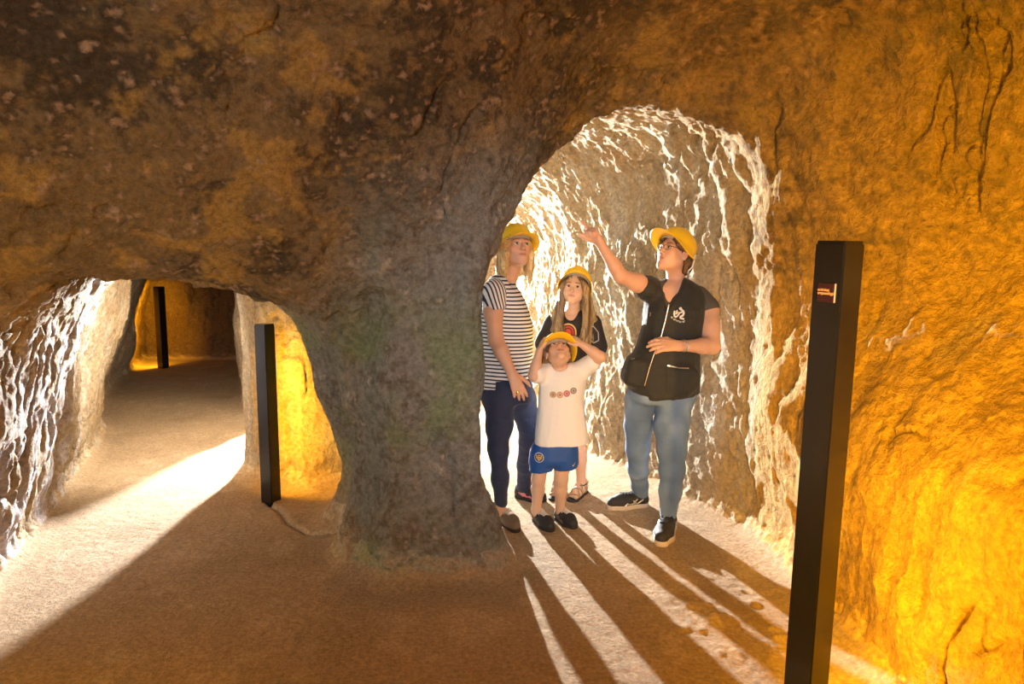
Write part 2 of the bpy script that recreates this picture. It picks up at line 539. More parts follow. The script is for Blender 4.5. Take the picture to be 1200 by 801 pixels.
def mat_rock(name, bump_d=0.012, scale=1.0, rough=0.9, crag=True):
    m, nt, b = new_mat(name, rough)
    b.inputs['Specular IOR Level'].default_value = 0.25
    tc = N(nt, 'ShaderNodeTexCoord')
    a = N(nt, 'ShaderNodeAttribute', attribute_name='Col')
    n1 = N(nt, 'ShaderNodeTexNoise', Scale=36.0 * scale, Detail=6.0, Roughness=0.7)
    vo = N(nt, 'ShaderNodeTexNoise', Scale=(9.0 if crag else 30.0) * scale, Detail=10.0, Roughness=0.66, Distortion=0.4)
    n2 = N(nt, 'ShaderNodeTexNoise', Scale=140.0 * scale, Detail=3.0)
    for t in (n1, vo, n2):
        nt.links.new(tc.outputs['Object'], t.inputs['Vector'])
    mr = N(nt, 'ShaderNodeMapRange')
    mr.inputs['From Min'].default_value = 0.25
    mr.inputs['From Max'].default_value = 0.75
    mr.inputs['To Min'].default_value = 0.52
    mr.inputs['To Max'].default_value = 1.42
    nt.links.new(n1.outputs['Fac'], mr.inputs['Value'])
    mul = N(nt, 'ShaderNodeVectorMath', operation='MULTIPLY')
    nt.links.new(a.outputs['Color'], mul.inputs[0])
    nt.links.new(mr.outputs['Result'], mul.inputs[1])
    nt.links.new(mul.outputs['Vector'], b.inputs['Base Color'])
    ad = N(nt, 'ShaderNodeMath', operation='MULTIPLY_ADD')
    nt.links.new(vo.outputs['Fac'], ad.inputs[0])
    ad.inputs[1].default_value = 2.2 if crag else 0.6
    nt.links.new(n1.outputs['Fac'], ad.inputs[2])
    ad2 = N(nt, 'ShaderNodeMath', operation='MULTIPLY_ADD')
    nt.links.new(n2.outputs['Fac'], ad2.inputs[0])
    ad2.inputs[1].default_value = 0.25
    nt.links.new(ad.outputs[0], ad2.inputs[2])
    bp = N(nt, 'ShaderNodeBump', Strength=1.0, Distance=bump_d)
    nt.links.new(ad2.outputs[0], bp.inputs['Height'])
    nt.links.new(bp.outputs['Normal'], b.inputs['Normal'])
    return m


v, q, n, dA, dP, ce, fl = build_cave()
col = cave_colour(v, n, dA, dP, ce, fl)
M_ROCK = mat_rock('rough_rock', 0.03)
M_SAND = mat_rock('packed_sand', 0.008, 1.5, 0.95, False)
c = v[q].mean(1)
qa, qp, qc, qz = dA[q].mean(1), dP[q].mean(1), ce[q].mean(1), n[q][:, :, 2].mean(1)
region = np.where(c[:, 0] < -2.3, 1, 2)
region = np.where((c[:, 1] > 9.9) & (c[:, 0] < -2.8), 3, region)
region = np.where((c[:, 1] < 0.0) & (np.abs(qa) < 0.5) & (c[:, 1] < -1.2), 6, region)
region = np.where((-qp > qa), 4, region)
region = np.where((qc - c[:, 2] < 0.22) & (qz < 0.1), 5, region)
region = np.where((c[:, 2] < 0.14) & (qz > 0.35), 0, region)
for k, nm in enumerate(('floor', 'wall_left', 'wall_right', 'wall_back', 'wall_middle', 'ceiling', 'wall_front')):
    qq = q[region == k]
    if not len(qq):
        continue
    used, inv = np.unique(qq, return_inverse=True)
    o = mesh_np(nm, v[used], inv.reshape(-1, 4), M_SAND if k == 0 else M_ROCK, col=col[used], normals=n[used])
    tag(o, kind='structure')


# ------------------------------------------------------------------ lamp posts
M_POST = mat_plain('black_lacquered_steel', (0.014, 0.0125, 0.012), 0.22, var=0.2)
M_LED, nt, b = new_mat('amber_diffuser', 0.4)
b.inputs['Base Color'].default_value = (0.9, 0.5, 0.1, 1)
b.inputs['Emission Color'].default_value = (*AMBER, 1)
b.inputs['Emission Strength'].default_value = 6.0


def lamp_post(x, y, height, rz, watts, label, w=0.1, tilt=0.0, lz=0.5):
    """square black column; an amber strip on its rear (+y local) lights the rock behind"""
    r = empty('lamp_post', (x, y, 0.0), rz)
    r.rotation_euler = (0, tilt, rz)
    tag(r, label, 'lamp post', 'lamp posts along the path')
    link_bm('column', box_np(w, w, -0.03, height), M_POST, r)
    link_bm('end_cap', box_np(w * 0.94, w * 0.94, height, height + 0.006, 0.002), M_POST, r)
    link_bm('light_strip', box_np(w * 0.6, 0.012, 0.10, height - 0.06, 0.002), M_LED, r, (0, w / 2 + 0.004, 0))
    d = bpy.data.lights.new('strip_light', 'AREA')
    d.shape = 'RECTANGLE'
    d.size, d.size_y = w * 0.6, height - 0.25
    d.energy = watts
    d.color = AMBER
    o = bpy.data.objects.new('strip_light', d)
    o.parent = r
    o.location = (0, w / 2 + 0.016, height * lz)
    o.rotation_euler = (math.pi / 2, 0, 0) if False else (-math.pi / 2, 0, math.pi)
    C.objects.link(o)
    return r


POST_R = lamp_post(0.955, 2.22, 1.59, math.radians(-58), 19, 'tall black lamp post with small sign in front of the ochre rock wall', w=0.098, tilt=math.radians(1.6))
POST_L = lamp_post(-1.53, 4.46, 1.13, math.radians(-24), 11, 'black lamp post at the left foot of the rock pillar, glowing onto yellow rock', w=0.088)
POST_F = lamp_post(-4.86, 10.0, 1.13, math.radians(66), 24, 'distant black lamp post at the end of the low left passage', w=0.105)
# two unseen posts, added to throw amber light on walls and roof
lamp_post(0.86, 0.55, 1.59, math.radians(-70), 200, 'added unseen tall lamp post, amber fill for the ochre wall', w=0.098)
lamp_post(-1.75, 1.1, 1.13, math.radians(-4), 18, 'added unseen short lamp post, amber fill for the left arch', w=0.098)

# small sign on the near post: dark red plate, pale edge, two lines of lettering
M_PLATE = mat_plain('dark_red_enamel', (0.045, 0.012, 0.014), 0.35)
M_EDGE = mat_plain('brushed_pale_edge', (0.55, 0.50, 0.50), 0.4)
M_LETTER = mat_plain('orange_cream_letters', (0.80, 0.45, 0.16), 0.6)
link_bm('sign_plate', box_np(0.056, 0.004, 1.415, 1.471, 0.001), M_PLATE, POST_R, (0.0, -0.0508, 0))['label'] = 'small dark red sign with two lines of orange lettering'
plate = [o for o in POST_R.children if o.name.startswith('sign_plate')][0]
link_bm('edge_strip', box_np(0.0035, 0.0046, 1.415, 1.471, 0.0005), M_EDGE, plate, (0.0295, 0.0, 0))
for txt, zz, sz in (('activitat', 1.4475, 0.0122), ('arqueològic', 1.4375, 0.0122)):
    cu = bpy.data.curves.new('lettering', 'FONT')
    cu.body = txt
    cu.size = sz
    cu.extrude = 0.0004
    cu.offset = 0.0003
    cu.materials.append(M_LETTER)
    tmp = bpy.data.objects.new('lettering', cu)
    me = bpy.data.meshes.new_from_object(tmp)
    bpy.data.objects.remove(tmp)
    o = bpy.data.objects.new('lettering', me)
    o.parent = plate
    o.location = (-0.0262, -0.0026, zz)
    o.rotation_euler = (math.pi / 2, 0, 0)
    C.objects.link(o)
# ------------------------------------------------------------------ sculpting bodies and clothes as signed fields
def pix(px, py, y):
    """world point at distance y seen at a pixel of the photograph (measuring aid)"""
    c, s = math.cos(PITCH), math.sin(PITCH)
    dy = c * FPX + s * (400.5 - py)
    t = y / dy
    return np.array([(px - 600) * t, y, HCAM + (-s * FPX + c * (400.5 - py)) * t])


def nrm(a):
    a = np.asarray(a, float)
    return a / max(np.linalg.norm(a), 1e-9)


def rot(yaw=0, up=0, roll=0):
    """face looks along -y; yaw turns it to +x, up raises it, roll tips it to +x"""
    return np.array(Matrix.Rotation(math.radians(yaw), 3, 'Z') @ Matrix.Rotation(math.radians(-up), 3, 'X') @ Matrix.Rotation(math.radians(roll), 3, 'Y'))


class Sculpt:
    def __init__(self, lo, hi, h):
        self.lo = np.asarray(lo, np.float32)
        self.h = h
        self.n = np.ceil((np.asarray(hi) - self.lo) / h).astype(int) + 1
        self.f = np.full(tuple(self.n), 0.5, np.float32)

    def block(self, lo, hi):
        a = np.clip(np.floor((np.asarray(lo) - self.lo) / self.h).astype(int), 0, self.n)
        b = np.clip(np.ceil((np.asarray(hi) - self.lo) / self.h).astype(int) + 1, 0, self.n)
        if (b <= a).any():
            return None
        sl = tuple(slice(i, j) for i, j in zip(a, b))
        ax = [self.lo[k] + self.h * np.arange(a[k], b[k], dtype=np.float32) for k in range(3)]
        return sl, ax[0][:, None, None], ax[1][None, :, None], ax[2][None, None, :]

    def put(self, sl, d, k, cut):
        if cut:
            self.f[sl] = smax(self.f[sl], -d, k) if k > 0 else np.maximum(self.f[sl], -d)
        else:
            self.f[sl] = smin(self.f[sl], d, k)

    def cone(self, a, b, ra, rb=None, k=0.02, cut=False):
        rb = ra if rb is None else rb
        a, b = np.asarray(a, np.float32), np.asarray(b, np.float32)
        m = max(ra, rb) + max(k, 4 * self.h)
        bl = self.block(np.minimum(a, b) - m, np.maximum(a, b) + m)
        if bl is None:
            return
        sl, X, Y, Z = bl
        e = b - a
        L2 = max(float(e @ e), 1e-9)
        t = np.clip(((X - a[0]) * e[0] + (Y - a[1]) * e[1] + (Z - a[2]) * e[2]) / L2, 0, 1)
        d = np.sqrt((X - a[0] - e[0] * t) ** 2 + (Y - a[1] - e[1] * t) ** 2 + (Z - a[2] - e[2] * t) ** 2) - (ra + (rb - ra) * t)
        self.put(sl, d, k, cut)

    def chain(self, pts, rs, k=0.02):
        for i in range(len(pts) - 1):
            self.cone(pts[i], pts[i + 1], rs[i], rs[i + 1], k)

    def ell(self, c, r, R=None, k=0.02, cut=False):
        c = np.asarray(c, np.float32)
        r = np.asarray(r, np.float32)
        m = float(r.max()) + max(k, 4 * self.h)
        bl = self.block(c - m, c + m)
        if bl is None:
            return
        sl, X, Y, Z = bl
        dx, dy, dz = X - c[0], Y - c[1], Z - c[2]
        R = np.eye(3) if R is None else R
        u = (dx * R[0, 0] + dy * R[1, 0] + dz * R[2, 0]) / r[0]
        v = (dx * R[0, 1] + dy * R[1, 1] + dz * R[2, 1]) / r[1]
        w = (dx * R[0, 2] + dy * R[1, 2] + dz * R[2, 2]) / r[2]
        k0 = np.sqrt(u * u + v * v + w * w)
        k1 = np.sqrt((u / r[0]) ** 2 + (v / r[1]) ** 2 + (w / r[2]) ** 2)
        d = k0 * (k0 - 1) / np.maximum(k1, 1e-6)
        self.put(sl, d, k, cut)

    def box(self, c, s, R=None, k=0.0, rr=0.0, cut=False):
        c = np.asarray(c, np.float32)
        m = float(np.linalg.norm(s)) + max(k, 4 * self.h)
        bl = self.block(c - m, c + m)
        if bl is None:
            return
        sl, X, Y, Z = bl
        dx, dy, dz = X - c[0], Y - c[1], Z - c[2]
        R = np.eye(3) if R is None else R
        q = [np.abs(dx * R[0, i] + dy * R[1, i] + dz * R[2, i]) - (s[i] - rr) for i in range(3)]
        d = np.sqrt(sum(np.maximum(t, 0) ** 2 for t in q)) + np.minimum(np.maximum(np.maximum(q[0], q[1]), q[2]), 0) - rr
        self.put(sl, d, k, cut)

    def loft(self, sl_, k=0.02, grow=0.0, cap=0.02, p=2.3, cut=False):
        """slices (z, cx, cy, half width, half depth) stacked in z"""
        s = np.array(sorted(sl_), np.float32)
        m = 4 * self.h + k
        lo = [(s[:, 1] - s[:, 3]).min() - m, (s[:, 2] - s[:, 4]).min() - m, s[0, 0] - m]
        hi = [(s[:, 1] + s[:, 3]).max() + m, (s[:, 2] + s[:, 4]).max() + m, s[-1, 0] + m]
        bl = self.block(lo, hi)
        sl, X, Y, Z = bl
        zz = Z.ravel()
        g = lambda c: np.interp(zz, s[:, 0], s[:, c])[None, None, :].astype(np.float32)
        sm = lambda a: a
        a, b = np.maximum(g(3) + grow, 0.012), np.maximum(g(4) + grow, 0.012)
        kk = (np.abs((X - g(1)) / a) ** p + np.abs((Y - g(2)) / b) ** p) ** (1 / p)
        d = (kk - 1) * np.minimum(a, b)
        d = smax(d, np.maximum(Z - s[-1, 0], s[0, 0] - Z) + 0 * d, cap)
        self.put(sl, d, k, cut)

    def plane(self, p, n, k=0.004):
        """keep the side the normal points away from"""
        n = nrm(n)
        bl = self.block(self.lo, self.lo + self.h * self.n)
        sl, X, Y, Z = bl
        d = (X - p[0]) * n[0] + (Y - p[1]) * n[1] + (Z - p[2]) * n[2]
        self.f = smax(self.f, d.astype(np.float32), k)

    def mesh(self):
        return surface_nets(self.f, self.lo, self.h)


def folds(v, n, p, amt, scale, seed):
    """cloth folds: ridged noise along the normals"""
    d = fbm(v, scale, 2, seed) * amt + fbm(v, np.asarray(scale) * 2.3, 2, seed + 5, ridged=True) * amt * 0.35
    return v + n * d[:, None]


def hand(S, wrist, d, palm, thumb, curl, s=1.0, spread=0.06, thumb_bend=0.3, index_curl=None, r=1.0, k=0.006):
    """palm, four bent fingers of unequal length, thumb from the side of the palm; returns finger tips"""
    w = np.asarray(wrist, float)
    d = nrm(d)
    n = nrm(np.asarray(palm, float) - d * np.dot(palm, d))
    t = np.cross(d, n)
    if np.dot(t, thumb) < 0:
        t = -t
    base = [(0.083, 0.027), (0.088, 0.009), (0.084, -0.010), (0.075, -0.027)]
    length = [0.070, 0.079, 0.073, 0.057]
    tips = []
    for i, ((bd, bt), L) in enumerate(zip(base, length)):
        m = w + (d * bd + t * bt) * s
        S.cone(w + t * (0.012 - 0.008 * i) * s, m, 0.0155 * s * r, 0.0112 * s * r, k=0.014 * s)
        c = curl if index_curl is None or i > 0 else index_curl
        sp = spread * (1.5 - i)
        ang = 0.0
        pts, rs = [m], [0.0098 * s * r]
        for j, fr in enumerate((0.45, 0.30, 0.25)):
            ang += math.radians(c[j] * (1 + 0.06 * i))
            dd = nrm(d * math.cos(ang) + n * math.sin(ang) + t * sp * math.cos(ang))
            pts.append(pts[-1] + dd * L * fr * s)
            rs.append((0.0090, 0.0082, 0.0066)[j] * s * r)
        S.chain(pts, rs, k)
        tips.append(pts)
    b0 = w + (d * 0.022 + t * 0.022 + n * 0.006) * s
    d0 = nrm(d * 0.62 + t * 0.72 + n * 0.30)
    d1 = nrm(d * (0.75 + thumb_bend) + t * (0.55 - thumb_bend) + n * (0.25 + 0.3 * thumb_bend))
    d2 = nrm(d * (0.85 + thumb_bend) + t * (0.35 - thumb_bend) + n * 0.3)
    q = [b0, b0 + d0 * 0.040 * s, b0 + d0 * 0.040 * s + d1 * 0.032 * s, b0 + d0 * 0.040 * s + d1 * 0.032 * s + d2 * 0.026 * s]
    S.chain(q, [0.0165 * s * r, 0.0118 * s * r, 0.0102 * s * r, 0.0078 * s * r], 0.008 * s)
    tips.append(q)
    return tips


def head(S, o, R, s, neck_base, neck_r, k=0.012, child=False):
    """skull, face, ears and neck in one field; o is the point between the ears at eye height"""
    T = lambda x, y, z: np.asarray(o) + R @ (np.array([x, y, z]) * s)
    E = lambda x, y, z, a, b, c, kk=k, cut=False: S.ell(T(x, y, z), np.array([a, b, c]) * s, R, kk * s, cut)
    E(0, 0.018, 0.032, 0.074, 0.095, 0.088)
    E(0, -0.022, -0.030, 0.060, 0.064, 0.082, 0.03)
    for sx in (-1, 1):
        S.cone(T(sx * (0.048 if child else 0.052), 0.0, -0.055), T(sx * 0.014, -0.066, -0.103 + 0.004 * child), 0.018 * s, (0.013 if child else 0.015) * s, 0.03 * s)
        E(sx * 0.038, -0.054, -0.022, 0.024, 0.024, 0.022, 0.025)
        if child:
            E(sx * 0.034, -0.054, -0.046, 0.023, 0.022, 0.024, 0.03)
    E(0, -0.073, -0.100, 0.019, 0.015, 0.016, 0.02)
    S.cone(T(-0.036, -0.072, 0.019), T(0.036, -0.072, 0.019), 0.012 * s, 0.012 * s, 0.02 * s)
    E(0, -0.070, -0.062, 0.030, 0.0165, 0.022, 0.025)         # muzzle
    for sx in (-1, 1):
        E(sx * 0.0315, -0.091, 0.000, 0.0175, 0.0125, 0.0105, 0.008, True)
    nl = 0.9 if not child else 0.75
    S.cone(T(0, -0.082, 0.008), T(0, -0.082 - 0.025 * nl, -0.030), 0.0070 * s, 0.0105 * s, 0.010 * s)
    for sx in (-1, 1):
        E(sx * 0.0105, -0.094, -0.035, 0.0075, 0.0085, 0.007, 0.006)
        S.cone(T(sx * 0.018, -0.0805, 0.0105), T(sx * 0.044, -0.073, 0.0055), 0.0042 * s, 0.004 * s, 0.004 * s)   # upper lids
        S.cone(T(sx * 0.020, -0.081, -0.009), T(sx * 0.042, -0.074, -0.007), 0.0036 * s, 0.0034 * s, 0.004 * s)
    for sx in (-1, 1):
        S.cone(T(sx * 0.021, -0.0815, -0.0610), T(0, -0.0880, -0.0585), 0.0036 * s, 0.0046 * s, 0.006 * s)
        S.cone(T(sx * 0.017, -0.0820, -0.0690), T(0, -0.0865, -0.0705), 0.0042 * s, 0.0050 * s, 0.007 * s)
    for sx in (-1, 1):
        E(sx * 0.077, 0.012, -0.010, 0.009, 0.018, 0.031, 0.008)
        E(sx * 0.086, 0.008, -0.006, 0.006, 0.010, 0.018, 0.006, True)
    nb = np.asarray(neck_base, float)
    S.cone(T(0, 0.022, -0.055), nb, 0.050 * s * neck_r, 0.058 * s * neck_r, 0.03 * s)
    return T


def skin_colour(v, o, R, s, base, brow, lip=(0.52, 0.20, 0.15)):
    """skin with lips, brows, lash line and a little red in cheeks, nose, fingers' ends left plain"""
    col = np.tile(np.asarray(base, np.float32), (len(v), 1))
    nn = fbm(v, 28, 2, 201)[:, None]
    col = col * (1 + 0.05 * nn)
    L = ((v - np.asarray(o, np.float32)) @ R.astype(np.float32)) / s
    x, y, z = np.abs(L[:, 0]), L[:, 1], L[:, 2]
    front = (y < -0.045) & (z < 0.06) & (z > -0.12)
    g = lambda cx, cz, rx, rz: np.exp(-(((x - cx) / rx) ** 2 + ((z - cz) / rz) ** 2)) * front
    red = np.array([0.58, 0.22, 0.15], np.float32)
    for cx, cz, rx, rz, a in ((0.040, -0.03, 0.022, 0.02, 0.28), (0, -0.03, 0.014, 0.012, 0.25)):
        col = mixc(col, red, (a * g(cx, cz, rx, rz)).astype(np.float32))
    lipm = sstep(1.25, 0.75, np.sqrt((x / 0.025) ** 2 + ((z + 0.0645) / 0.0105) ** 2)) * (y < -0.065)
    col = mixc(col, lip, (0.7 * lipm).astype(np.float32))
    seam = sstep(1.2, 0.6, np.sqrt((x / 0.025) ** 2 + ((z + 0.0645 - 0.06 * np.maximum(x - 0.012, 0)) / 0.0026) ** 2)) * (y < -0.065)
    col = mixc(col, (0.16, 0.04, 0.035), (0.65 * seam).astype(np.float32))
    arch = 0.0265 - 0.25 * np.maximum(x - 0.035, 0) - 0.0
    bm = sstep(1.2, 0.7, np.abs(z - arch) / 0.0052) * sstep(0.011, 0.016, x) * sstep(0.053, 0.046, x) * (y < -0.05)
    col = mixc(col, brow, (0.8 * bm).astype(np.float32))
    lash = sstep(1.3, 0.6, np.abs(z - 0.0085) / 0.0032) * sstep(0.015, 0.019, x) * sstep(0.047, 0.043, x) * (y < -0.06)
    col = mixc(col, (0.05, 0.03, 0.02), (0.8 * lash).astype(np.float32))
    nos = g(0.0085, -0.041, 0.004, 0.003) * (y < -0.085)
    col = mixc(col, (0.15, 0.05, 0.04), (0.7 * nos).astype(np.float32))
    return col


def ball_np(c, r, nu=16, nv=10, ax=(0, 0, 1)):
    z = nrm(ax)
    x = nrm(np.cross(z, (0.3, 0.9, 0.17)))
    y = np.cross(z, x)
    v, q = [], []
    for j in range(nv + 1):
        th = math.pi * j / nv
        for i in range(nu):
            ph = 2 * math.pi * i / nu
            v.append(np.asarray(c) + r * (math.sin(th) * math.cos(ph) * x + math.sin(th) * math.sin(ph) * y + math.cos(th) * z))
    for j in range(nv):
        for i in range(nu):
            q.append((j * nu + i, (j + 1) * nu + i, (j + 1) * nu + (i + 1) % nu, j * nu + (i + 1) % nu))
    return np.array(v, np.float32), np.array(q, np.int32)


M_SKIN = mat_plain('skin', (1, 1, 1), 0.5, var=0.05, scale=90, attr='Col', sub=0.25, spec=0.4, bump=0.12, bump_scale=400)
M_EYE = mat_plain('eye_surface', (1, 1, 1), 0.12, var=0.02, attr='Col')


def eyes(root, T, R, s, gaze, iris=(0.10, 0.06, 0.03)):
    g = nrm(R @ nrm(gaze))
    for sx in (-1, 1):
        c = T(sx * 0.0315, -0.0735, 0.0005)
        v, q = ball_np(c, 0.0118 * s, 18, 14, g)
        dd = (v - c) @ g / (0.0118 * s)
        col = np.tile(np.array([0.62, 0.57, 0.53], np.float32), (len(v), 1))
        col[dd > 0.74] = iris
        col[dd > 0.92] = (0.01, 0.01, 0.01)
        mesh_np('eye', v, q[:, ::-1], M_EYE, root, col=col)


def lock(H, pts, r, n=4, spread=0.010, rnd=random.Random(5), k=0.009):
    """a bundle of thin tapering strands along a path"""
    m = len(pts)
    for i in range(n):
        off = np.array([rnd.uniform(-1, 1) for _ in range(3)]) * spread
        rs = [r * (1.0, 1.05, 0.9, 0.35)[min(3, int(j * 3.99 / max(m - 1, 1)))] for j in range(m)]
        q = [np.asarray(p) + off * (0.15 + 1.0 * j / m) for j, p in enumerate(pts)]
        q[-1] = q[-1] + np.array([0, 0, rnd.uniform(-0.025, 0.02)])
        H.chain(q, rs, k)


def part(name, S, mat, root, colf=None, fold=None, post=None):
    v, q = S.mesh()
    n = vnormals(v, q)
    if fold:
        v = folds(v, n, v, *fold)
    if post:
        v = post(v, n)
    return mesh_np(name, v, q, mat, root, col=None if colf is None else colf(v))


def tube(S, pts, r, k=0.002):
    for a, b in zip(pts[:-1], pts[1:]):
        S.cone(a, b, r, r, k)


def hull(pts, m=0.03):
    p = np.array(pts)
    return p.min(0) - m, p.max(0) + m


M_HAT = mat_plain('yellow_hat_plastic', (0.90, 0.56, 0.012), 0.36, var=0.03, scale=8, spec=0.45)
M_HATBAND = mat_plain('hat_webbing', (0.32, 0.28, 0.22), 0.8, bump=0.3)


def hard_hat(root, T, R, s, tip=8.0, z0=0.045, label='yellow plastic hard hat with a short peak', visor=0.05, y0=0.012, side=0.018):
    """thin dome with three ribs, brim all round and a peak in front, webbing band inside"""
    Rh = R @ np.array(Matrix.Rotation(math.radians(-tip), 3, 'X'))
    O = T(0, y0, z0)
    nu = 56
    rings = []
    A, B, H = 0.097, 0.118, 0.096
    prof = [(math.sin(t), math.cos(t), 0) for t in np.linspace(0.02, math.pi / 2, 14)] + [(1.0, -0.12, 0), (1.015, -0.16, 0.35), (1.03, -0.19, 0.75), (1.035, -0.215, 1.0)]
    inner = [(1.02, -0.235, 0.99), (1.0, -0.205, 0.7), (0.985, -0.17, 0.3), (0.965, -0.12, 0)] + [(0.965 * math.sin(t), 0.965 * math.cos(t), 0) for t in np.linspace(math.pi / 2, 0.02, 10)]
    v = []
    for (rr, zz, br) in prof + inner:
        for i in range(nu):
            ph = 2 * math.pi * i / nu
            cx, cy = math.cos(ph), math.sin(ph)
            fr = max(0, -cy) ** 1.5
            ext = br * (side + visor * fr)
            x = cx * (A * rr + ext)
            y = cy * (B * rr + ext * (1.0 if cy > 0 else 1.15))
            z = H * zz - br * (0.038 * abs(cx) ** 2 - 0.004 * fr)
            if br == 0 and zz > 0.05 and rr < 1.001:
                rib = sum(math.exp(-((x - c) / 0.008) ** 2) for c in (-0.032, 0, 0.032)) * sstep(0.05, 0.35, np.float32(zz))
                z += 0.0045 * float(rib)
            v.append(O + Rh @ (np.array([x, y, z]) * s))
    nr = len(prof) + len(inner)
    q = [(j * nu + i, (j + 1) * nu + i, (j + 1) * nu + (i + 1) % nu, j * nu + (i + 1) % nu) for j in range(nr - 1) for i in range(nu)]
    v = np.array(v)
    o = mesh_np('hard_hat', v, np.array(q), M_HAT, root)
    o['label'] = label
    bv, bq = [], []
    for (rr, zz) in ((0.93, 0.10), (0.93, -0.24), (0.90, -0.24), (0.90, 0.10)):
        for i in range(nu):
            ph = 2 * math.pi * i / nu
            bv.append(O + Rh @ (np.array([math.cos(ph) * A * rr, math.sin(ph) * B * rr, H * zz]) * s))
    for j in range(3):
        for i in range(nu):
            bq.append((j * nu + i, (j + 1) * nu + i, (j + 1) * nu + (i + 1) % nu, j * nu + (i + 1) % nu))
    b = mesh_np('headband', np.array(bv), np.array(bq), M_HATBAND, o)
    return o


from mathutils.bvhtree import BVHTree


def bvh_of(o):
    me = o.data
    return BVHTree.FromPolygons([v.co.copy() for v in me.vertices], [tuple(p.vertices) for p in me.polygons])


def drop(bvh, p, d, off):
    """point where a ray from p meets a surface, lifted by off"""
    h = bvh.ray_cast(Vector(p), Vector(d), 1.0)
    if h[0] is None:
        h = bvh.find_nearest(Vector(p))
    return np.array(h[0]) - np.asarray(d) * off


def shoe(root, heel, toe, width, height, mat, sole_mat, lace_mat, ankle=None, sole_h=0.022, low=False, accent=None, h=0.0035):
    """left as parts: shoe > sole, laces, trim; points on the ground plane"""
    a, b = np.asarray(heel, float), np.asarray(toe, float)
    L = np.linalg.norm(b - a)
    d = (b - a) / L
    sd = np.array([-d[1], d[0], 0])
    up = np.array([0, 0, 1.0])
    W = width / 2
    lo, hi = hull([a - d * 0.04, b + d * 0.04, a + up * 0.17, a - up * 0.02], 0.09)
    lo[2] = -0.03
    S = Sculpt(lo, hi, h)
    at = lambda t, z, s=0: a + d * (t * L) + up * z + sd * s
    S.cone(at(0.10, sole_h + 0.018), at(0.10, height * 0.80), W * 0.78, W * 0.66, 0.02)
    S.cone(at(0.15, sole_h + 0.015), at(0.62, sole_h + 0.014), W * 0.80, W * 0.92, 0.02)
    S.cone(at(0.62, sole_h + 0.012), at(0.84, sole_h + 0.008), W * 0.92, W * 0.72, 0.025)
    S.cone(at(0.25, height * 0.62), at(0.62, height * 0.32), W * 0.60, W * 0.66, 0.03)
    S.plane(at(0, sole_h - 0.004), (0, 0, -1), 0.004)
    S.cone(at(0.13, height * 0.86), at(0.13, height * 1.6), W * 0.52, W * 0.60, 0.012, cut=True)
    o = part('shoe', S, mat, root)
    S2 = Sculpt(lo, hi, h)
    S2.cone(at(0.11, 0.012), at(0.60, 0.012), W * 0.84, W * 1.02, 0.03)
    S2.cone(at(0.60, 0.012), at(0.84, 0.012), W * 1.02, W * 0.76, 0.03)
    S2.plane(at(0, sole_h), (0, 0, 1), 0.006)
    S2.plane(at(0, -0.004), (0, 0, -1), 0.006)
    s = part('sole', S2, sole_mat, o)
    bvh = bvh_of(o)
    if lace_mat:
        S3 = Sculpt(lo, hi, 0.0028)
        for i in range(5):
            t = 0.30 + 0.075 * i
            for sg in (-1, 1):
                pts = [drop(bvh, at(t + 0.035 * (j / 6), 0.3, sg * W * 0.46 * (1 - 2 * j / 6)), -up, 0.0022) for j in range(7)]
                tube(S3, pts, 0.0031)
        for sg in (-1, 1):
            k0 = drop(bvh, at(0.30, 0.3), -up, 0.006)
            pts = [k0, k0 + up * 0.006 + sd * sg * W * 0.25, drop(bvh, at(0.34, 0.3, sg * W * 0.55), -up, 0.006), drop(bvh, at(0.44, 0.3, sg * W * 0.66), -up, 0.003)]
            tube(S3, pts, 0.0028)
        part('laces', S3, lace_mat, o)
    if accent:
        for sg in (-1, 1):
            S4 = Sculpt(lo, hi, 0.0028)
            for (t0, z0_, t1, z1_) in ((0.30, 0.60, 0.44, 0.30), (0.40, 0.52, 0.30, 0.30), (0.16, 0.55, 0.30, 0.34), (0.30, 0.34, 0.55, 0.34), (0.55, 0.42, 0.62, 0.28)):
                pts = [drop(bvh, at(t0 + (t1 - t0) * j / 5, height * (z0_ + (z1_ - z0_) * j / 5), sg * 0.2), -sd * sg, 0.0016) for j in range(6)]
                tube(S4, pts, 0.0040)
            part('side_stripe', S4, accent, o)
    return o


def decal(name, target, origin, right, up, polys, mat, parent, off=0.0015, thick=0.0012, sub=0.006):
    """thin print or patch laid on a surface: polygons in (u, v) metres dropped along the facing direction"""
    right, up = nrm(right), nrm(up)
    nn = np.cross(right, up)
    bvh = bvh_of(target)
    bm = bmesh.new()
    for poly in polys:
        vs = [bm.verts.new((u, w, 0)) for u, w in poly]
        try:
            bm.faces.new(vs)
        except ValueError:
            pass
    bmesh.ops.triangulate(bm, faces=bm.faces[:])
    for _ in range(4):
        lng = [e for e in bm.edges if e.calc_length() > sub * 2]
        if not lng:
            break
        bmesh.ops.subdivide_edges(bm, edges=lng, cuts=1)
        bmesh.ops.triangulate(bm, faces=bm.faces[:])
    O = np.asarray(origin, float)
    for v in bm.verts:
        p = O + right * v.co.x + up * v.co.y + nn * 0.25
        hit = bvh.ray_cast(Vector(p), Vector(-nn), 0.6)
        if hit[0] is None:
            near = bvh.find_nearest(Vector(O + right * v.co.x + up * v.co.y))
            v.co = near[0] + Vector(nn) * off
        else:
            v.co = hit[0] + Vector(nn) * off
    bmesh.ops.recalc_face_normals(bm, faces=bm.faces[:])
    g = bmesh.ops.extrude_face_region(bm, geom=bm.faces[:])
    for e in g['geom']:
        if isinstance(e, bmesh.types.BMVert):
            e.co += Vector(nn) * thick
    bmesh.ops.recalc_face_normals(bm, faces=bm.faces[:])
    return link_bm(name, bm, mat, parent)


